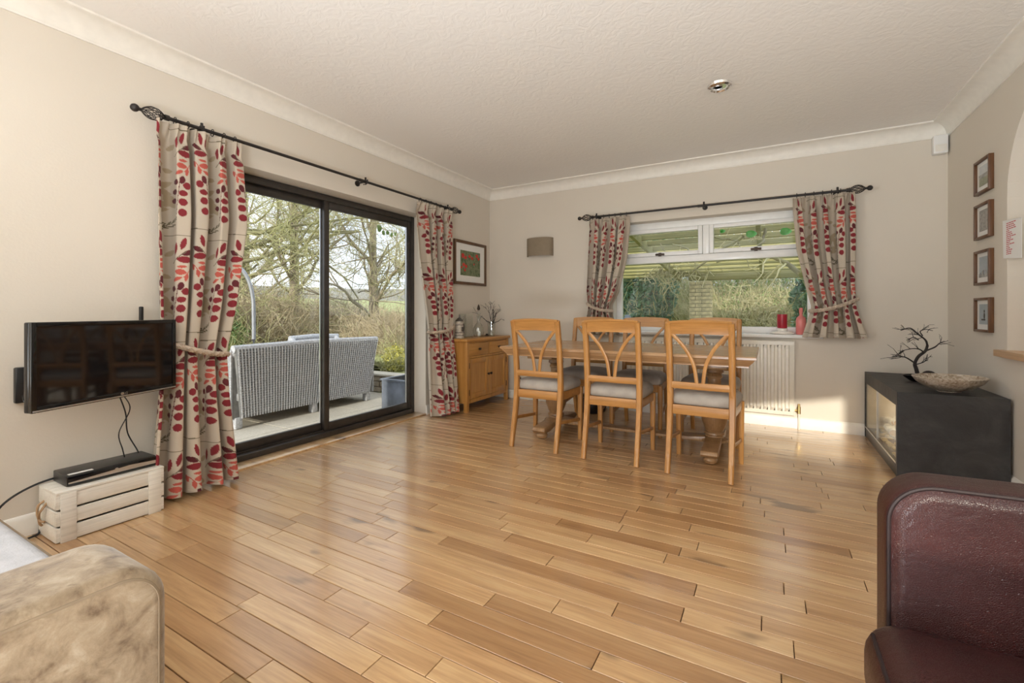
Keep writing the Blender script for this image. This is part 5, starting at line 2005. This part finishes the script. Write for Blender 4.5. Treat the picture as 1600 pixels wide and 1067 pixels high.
tree('tall bare tree far down the garden on the right', (-11.5, 9.0, -.1), 7.5, .16, 15,
     [(.3, .3, .8, .8, 3.4, .08), (.4, .4, -.8, .8, 3.4, .08), (.5, -.3, .9, .9, 3.2, .07), (.6, .5, -.4, 1, 3, .06), (.75, 0, .5, 1, 3, .05), (.85, .2, -.4, 1, 2.6, .05)],
     ('bark_grey', 'twig_brown'), (6, 5, 5, 3), .58)
tree('bare tree with yellowish twigs behind the large mossy tree', (-11.5, 3.6, -.1), 7, .16, 25,
     [(.3, .3, .8, .7, 3.4, .08), (.35, .4, -.8, .7, 3.4, .08), (.45, -.3, .9, .8, 3.2, .07), (.55, .5, -.4, .9, 3, .06), (.7, 0, .5, 1, 3, .05), (.85, .2, -.4, 1, 2.6, .05)],
     ('bark_mossy', 'twig_yellow'), (6, 5, 5, 3), .58)
tree('far bare tree beyond the left end of the garden', (-13.0, -1.6, -.1), 7, .18, 33,
     [(.3, .3, .8, .7, 3.4, .08), (.35, .4, -.8, .7, 3.4, .08), (.45, -.3, .9, .8, 3.2, .07), (.55, .5, -.4, .9, 3, .06), (.7, 0, .5, 1, 3, .05), (.25, .2, 1, .4, 3.6, .07)],
     ('bark_mossy', 'twig_brown'), (6, 5, 5, 3), .58)

tree('distant pale twiggy tree at the far end of the field', (-16, 8.6, .1), 6.5, .15, 61,
     [(.2, .1, .9, .6, 3.4, .07), (.25, .1, -.9, .6, 3.4, .07), (.4, -.3, .9, .8, 3.2, .06), (.5, .1, -.7, .9, 3, .06), (.7, 0, .5, 1, 3, .05), (.85, .2, -.4, 1, 2.6, .05)],
     ('bark_grey', 'twig_yellow'), (6, 6, 5, 3), .6)
tree('distant brown twiggy tree between the two door panes', (-15, 3.6, .1), 6, .15, 62,
     [(.2, .1, .9, .5, 3.6, .07), (.25, .1, -.9, .5, 3.6, .07), (.4, -.3, .9, .8, 3.2, .06), (.5, .1, -.7, .9, 3, .06), (.7, 0, .5, 1, 3, .05), (.85, .2, -.4, 1, 2.6, .05)],
     ('bark_grey', 'twig_brown'), (6, 6, 5, 3), .6)
tree('low bare tree leaning across the garden in front of the hedge', (-9.8, .9, -.2), 3.6, .10, 63,
     [(.3, .1, .9, .3, 3.2, .06), (.4, .1, -.9, .4, 3.0, .06), (.5, .3, .9, .5, 3.0, .05), (.7, .1, -.7, .8, 2.6, .05), (.8, 0, .9, .6, 2.6, .05)],
     ('bark_grey', 'twig_brown'), (6, 6, 5, 3), .6)

def leaves(rs, n_, cen, rad, size, flat=False):
    """n_ diamond leaves inside an ellipsoid shell"""
    d = rs.normal(0, 1, (n_, 3))
    d /= np.linalg.norm(d, axis=1)[:, None]
    rr_ = rs.uniform(.55, 1.0, (n_, 1)) ** .6
    bump_ = 1 + .16 * np.sin(d[:, :1] * 7 + 1) * np.cos(d[:, 1:2] * 6) + .12 * np.sin(d[:, 2:] * 9)
    c_ = np.array(cen) + d * rr_ * bump_ * np.array(rad)
    a_ = rs.normal(0, 1, (n_, 3))
    a_ /= np.linalg.norm(a_, axis=1)[:, None]
    b_ = np.cross(a_, rs.normal(0, 1, (n_, 3)))
    b_ /= np.linalg.norm(b_, axis=1)[:, None] + 1e-9
    s_ = size * rs.uniform(.6, 1.3, (n_, 1))
    V_ = np.stack([c_ - a_ * s_, c_ + b_ * s_ * .5, c_ + a_ * s_, c_ - b_ * s_ * .5], 1).reshape(-1, 3)
    F_ = np.arange(n_ * 4).reshape(-1, 4)
    return V_, F_

def thicket(rs, n_, x0, x1, y0, y1, zb, hmin, hmax, lean=.35, r=.008, nseg=4):
    out_ = []
    for _ in range(n_):
        p_ = np.array([rs.uniform(x0, x1), rs.uniform(y0, y1), zb])
        h_ = rs.uniform(hmin, hmax)
        d_ = np.array([rs.normal(0, lean), rs.normal(0, lean), 1.0])
        pts_ = [p_]
        for i in range(nseg):
            d_ = d_ + rs.normal(0, .28, 3)
            d_[2] = abs(d_[2]) * .9 + .1
            pts_.append(pts_[-1] + d_ / np.linalg.norm(d_) * h_ / nseg)
        P_ = np.array(pts_)
        out_.append((P_, np.linspace(r * 1.5, r * .5, nseg + 1)))
        for _k in range(3):
            i = rs.integers(1, nseg + 1)
            q_ = P_[i] + np.cumsum(np.vstack([np.zeros(3), rs.normal(0, .12, (3, 3)) + np.array([0, 0, .05])]), axis=0)
            out_.append((q_, np.full(4, r * .55)))
    return out_

rs = np.random.default_rng(2)
def bush(label, cen, rad, mat_t, mat_l, nt_s, nl, size, seed, grp='garden shrubs', r=.008):
    rs_ = np.random.default_rng(seed)
    cx_, cy_, cz_ = cen
    root = thing('shrub', label, 'shrub', (cx_, cy_, cz_), grp)
    T_ = thicket(rs_, nt_s, cx_ - rad[0] * .8, cx_ + rad[0] * .8, cy_ - rad[1] * .8, cy_ + rad[1] * .8, cz_, rad[2] * 1.0, rad[2] * 1.9, .3, r)
    V_, F_ = tubes(T_, 3)
    stuff(raw('twigs', V_, F_, mat_t, root))
    if nl:
        V_, F_ = leaves(rs_, nl, (cx_, cy_, cz_ + rad[2] * .95), rad, size)
        stuff(raw('leaves', V_, F_, mat_l, root, False))
    return root
# hedge and shrubs at the bottom of the garden, seen through the patio door
bush('tangled brown-green hedge behind the left part of the garden', (-7.0, -1.6, -.3), (.8, 1.3, .95), 'twig_green', 'leaf_green', 700, 1500, .035, 41)
bush('dark green shrub in the middle of the hedge', (-6.4, -.1, -.3), (.7, .7, .80), 'twig_green', 'leaf_green', 260, 5200, .035, 42)
bush('tawny twiggy shrub right of the dark green shrub', (-7.0, 1.2, -.3), (.9, 1.0, .95), 'twig_brown', 'twig_yellow', 800, 900, .035, 43)
bush('rust-coloured twiggy shrub behind the garden sofa', (-8.6, 2.1, -.3), (.8, 1.1, 1.05), 'twig_brown', 'twig_brown', 800, 0, .03, 44)
bush('pale yellow-green shrub at the left edge of the patio door', (-6.2, -2.9, -.3), (.8, .9, 1.2), 'twig_yellow', 'leaf_green', 700, 1400, .03, 45)
bush('brown bramble thicket beside the lawn on the right', (-8.0, 6.6, -.2), (1.0, 1.7, .62), 'twig_brown', 'twig_brown', 1500, 0, .03, 46)
bush('distant brown hedgerow beyond the thicket', (-13.5, 7.2, .1), (1.2, 3.6, .8), 'twig_brown', 'twig_brown', 1500, 0, .03, 47, r=.012)
bush('distant olive hedgerow left of the field', (-13.5, .4, .1), (1.4, 3.4, 1.0), 'twig_green', 'leaf_green', 1500, 1200, .05, 48, r=.012)
bush('small golden variegated bush behind the low garden wall', (-1.85, .27, .12), (.21, .16, .21), 'twig_green', 'leaf_yellow', 60, 1300, .020, 49, r=.004)
bush('tawny bramble clump at the edge of the lawn bank', (-4.3, 2.7, .05), (.85, .9, .44), 'twig_brown', 'twig_brown', 900, 0, .03, 50, r=.006)

# hill and treeline in the distance
m = MB()
V, Fq = [], []
nn = 80
rr = random.Random(12)
for i in range(nn + 1):
    t_ = i / nn
    yy = -60 + 260 * t_
    hh = 7.0 + 1.0 * math.sin(t_ * 9) + .5 * rr.random()
    V += [(-120, yy, -1), (-122, yy, hh + 2.0), (-135, yy, hh + 2.4), (-150, yy, -1)]
for i in range(nn):
    for k_ in range(3):
        Fq.append((i * 4 + k_, i * 4 + k_ + 1, i * 4 + k_ + 5, i * 4 + k_ + 4))
hl = raw('far_woods', V, Fq, 'hill_haze')
tag(hl, 'hazy line of distant woods beyond the field', 'woods', None, 'stuff')

# ---- beyond the back window
# brick pillar
bp = thing('brick_pillar', 'buff brick pillar standing in the garden outside the back window', 'pillar', (1.84, 5.1, -.3))
bx, by = 1.84, 5.1
pw = .40
MB().box(bx - pw / 2 + .01, bx + pw / 2 - .01, by - .16, by + .16, -.3, 1.62).build('mortar_core', 'mortar_dark', bp, smooth=False)
zz = -.3
row = 0
brick_me = {}
while zz < 1.58:
    if row % 2 == 0:
        cuts = [(bx - pw / 2, bx - pw / 2 + .23), (bx - pw / 2 + .24, bx + pw / 2)]
    else:
        cuts = [(bx - pw / 2, bx - pw / 2 + .11), (bx - pw / 2 + .12, bx + pw / 2)]
    for a, b in cuts:
        key = round(b - a, 3)
        if key not in brick_me:
            o = MB().box(-(b - a) / 2, (b - a) / 2, -.17, .17, 0, .065, .004, 1).build('brick', 'brick_buff', bp)
            brick_me[key] = o.data
            o.data.transform(Matrix.Translation(Vector(bp.location)))
        else:
            o = bpy.data.objects.new('brick', brick_me[key])
            COL.objects.link(o)
            o.parent = bp
        o.location = Vector(((a + b) / 2, by, zz)) - Vector(bp.location)
    zz += .075
    row += 1
# pergola: heavy beam, rafters and slatted roof
pg_ = thing('pergola', 'weathered timber pergola outside the back window', 'pergola', (2.8, 3.0, 1.55))
MB().box(1.62, 6.6, 4.94, 5.12, 1.665, 1.80, .01).build('beam', 'pergola_wood', pg_)
MB().box(-.6, 6.4, 3.2, 3.28, 1.93, 2.07, .01).build('beam', 'pergola_wood', pg_)
MB().box(-.6, 6.4, .32, .40, 2.14, 2.28, .01).build('beam', 'pergola_wood', pg_)
for i in range(13):
    yy = .7 + i * .36
    zz = 2.20 - .105 * (yy - .36) * .92
    MB().box(.2, 6.4, yy, yy + .055, zz, zz + .075, .005, 1, M=Matrix.Translation((0, 0, .0))).build('slat', 'pergola_wood', pg_)
for xx in (1.4, 2.9, 4.4):
    q = MB()
    q.poly([(xx, .36, 2.14), (xx + .05, .36, 2.14), (xx + .05, 5.2, 1.66), (xx, 5.2, 1.66), (xx, .36, 2.26), (xx + .05, .36, 2.26), (xx + .05, 5.2, 1.78), (xx, 5.2, 1.78)],
           [(0, 1, 2, 3), (4, 5, 6, 7), (0, 1, 5, 4), (1, 2, 6, 5), (2, 3, 7, 6), (3, 0, 4, 7)])
    q.build('rafter', 'pergola_wood', pg_, smooth=False)
MB().box(6.2, 6.3, 4.95, 5.05, -.3, 1.7, .01).build('post', 'pergola_wood', pg_)
# close-board fence panel high beyond the pergola
fn = thing('board_fence', 'pale close-boarded fence beyond the pergola', 'fence', (3.0, 7.0, 1.0))
for i in range(44):
    xx = -.3 + i * .155
    MB().box(xx, xx + .143, 7.0 + .014 * (i % 2), 7.03 + .014 * (i % 2), 1.95, 3.9, .004, 1).build('board', 'fence_wood', fn)
MB().box(-.4, 6.6, 7.06, 7.13, 1.95, 2.05, .006).build('rail', 'fence_wood', fn)
for xx in (-.35, 6.4):
    MB().box(xx, xx + .1, 7.13, 7.23, -.3, 3.9, .01).build('post', 'fence_wood', fn)

def foliage(label, cen, rad, nl, size, mat_l, nt_s, mat_t, seed, cat='ivy'):
    rs_ = np.random.default_rng(seed)
    root = thing('ivy_mass' if cat == 'ivy' else 'shrub', label, cat, (cen[0], cen[1], -.3), 'greenery outside the back window')
    V_, F_ = leaves(rs_, nl, cen, rad, size)
    stuff(raw('leaves', V_, F_, mat_l, root, False))
    T_ = []
    for _ in range(nt_s):
        p_ = np.array(cen) + rs_.uniform(-1, 1, 3) * np.array(rad) * .9
        st_ = rs_.normal(0, .10, (5, 3)) + np.array([0, -.02, -.06])
        T_.append((p_ + np.cumsum(st_, axis=0), np.full(5, .007)))
    V_, F_ = tubes(T_, 3)
    stuff(raw('stems', V_, F_, mat_t, root))
foliage('dark ivy-clad tree outside, left of the brick pillar', (.60, 5.6, 1.25), (.60, .5, 1.85), 19000, .05, 'leaf_ivy', 700, 'twig_green', 51)
foliage('ivy trailing under the pergola roof, above the brick pillar', (1.45, 4.55, 2.35), (.5, .15, .5), 2200, .04, 'leaf_ivy', 260, 'twig_yellow', 52)
foliage('dark ivy bush outside, near the pink bottle', (3.86, 5.65, 1.15), (.42, .4, .85), 6000, .05, 'leaf_ivy', 120, 'twig_green', 53)
bush('tawny leafless shrub outside, right of the brick pillar', (3.0, 8.6, -.2), (1.6, .7, 1.15), 'twig_yellow', 'leaf_green', 1500, 4200, .04, 54, 'greenery outside the back window')
bush('olive twiggy hedge outside, behind the brick pillar', (.6, 10.6, 0), (3.4, .9, 1.8), 'twig_green', 'leaf_green', 1800, 4500, .05, 55, 'greenery outside the back window')
bush('brown twiggy hedge far outside on the right', (6.8, 10.4, .1), (2.6, .9, 1.4), 'twig_brown', 'leaf_green', 1500, 2000, .05, 56, 'greenery outside the back window')
# climbing vine on the pergola, just outside
vn = thing('climbing_vine', 'bare twisting vine on the pergola outside the window', 'vine', (2.8, 1.2, 1.5))
rs2 = np.random.default_rng(77)
out = [[], [], []]
for p_, d_, L_, r_ in (((3.35, 1.6, 1.50), (-1, .1, .12), 1.1, .030), ((3.4, 1.6, 1.5), (.2, .1, 1), .7, .032), ((3.0, 1.5, 2.05), (-.3, 0, -1), .35, .022), ((2.75, 1.7, 2.0), (-1, .2, -.35), .8, .024),
                       ((2.4, 1.4, 2.0), (.9, .1, -.4), .7, .012), ((1.9, 1.6, 1.95), (.8, 0, -.5), .7, .012), ((3.6, 1.3, 1.9), (-.8, 0, -.6), .8, .014), ((1.7, 1.8, 2.0), (.5, .2, -.5), .6, .012)):
    grow(rs2, p_, d_, L_, r_, 0, out, 6, .28, 0, (3, 3, 0), .55, None, .9)
V_, F_ = tubes(out[0], 7)
raw('stem', V_, F_, 'bark_mossy', vn)
V_, F_ = tubes(out[1] + out[2], 4)
stuff(raw('twigs', V_, F_, 'twig_yellow', vn))
def round_leaf(c_, s_):
    n_ = 12
    pts = [(c_[0] + s_ * math.cos(2 * PI * k_ / n_) * (1 + .08 * math.cos(3 * 2 * PI * k_ / n_)), c_[1] + .02 * math.sin(4 * PI * k_ / n_), c_[2] + s_ * .72 * math.sin(2 * PI * k_ / n_)) for k_ in range(n_)] + [(c_[0], c_[1] + .012, c_[2])]
    return MB().poly(pts, [(k_, (k_ + 1) % n_, n_) for k_ in range(n_)]).build('leaf', 'leaf_bright', vn)
round_leaf((2.865, .85, 1.90), .055)
round_leaf((3.19, .85, 1.90), .055)
round_leaf((2.57, .95, 1.97), .03)
# few dark leaves hanging outside the patio door head
hv = thing('hanging_sprig', 'small sprig of green leaves hanging outside the top of the patio door', 'sprig', (-.5, -1.2, 2.1))
m = MB().sweep(bez([(-.45, -1.45, 2.12), (-.46, -1.38, 1.93), (-.46, -1.28, 1.90), (-.46, -1.15, 1.91)], 5), .003, n=5)
m.build('stem', 'twig_brown', hv)
rr = random.Random(2)
for (ly, lz, s_) in ((-1.40, 1.90, .040), (-1.34, 1.865, .026), (-1.28, 1.875, .024), (-1.22, 1.86, .024), (-1.17, 1.875, .022)):
    n_ = 8
    pts = [(-.46 + .008 * rr.uniform(-1, 1), ly + s_ * .8 * math.cos(2 * PI * k_ / n_), lz + s_ * math.sin(2 * PI * k_ / n_)) for k_ in range(n_)] + [(-.45, ly, lz)]
    MB().poly(pts, [(k_, (k_ + 1) % n_, n_) for k_ in range(n_)]).build('leaf', 'leaf_green', hv)

# seal: clear parents' unused flags
for o in list(COL.objects):
    if o.type == 'MESH' and o.parent is None and 'kind' not in o.keys() and 'label' not in o.keys():
        print('UNTAGGED', o.name)
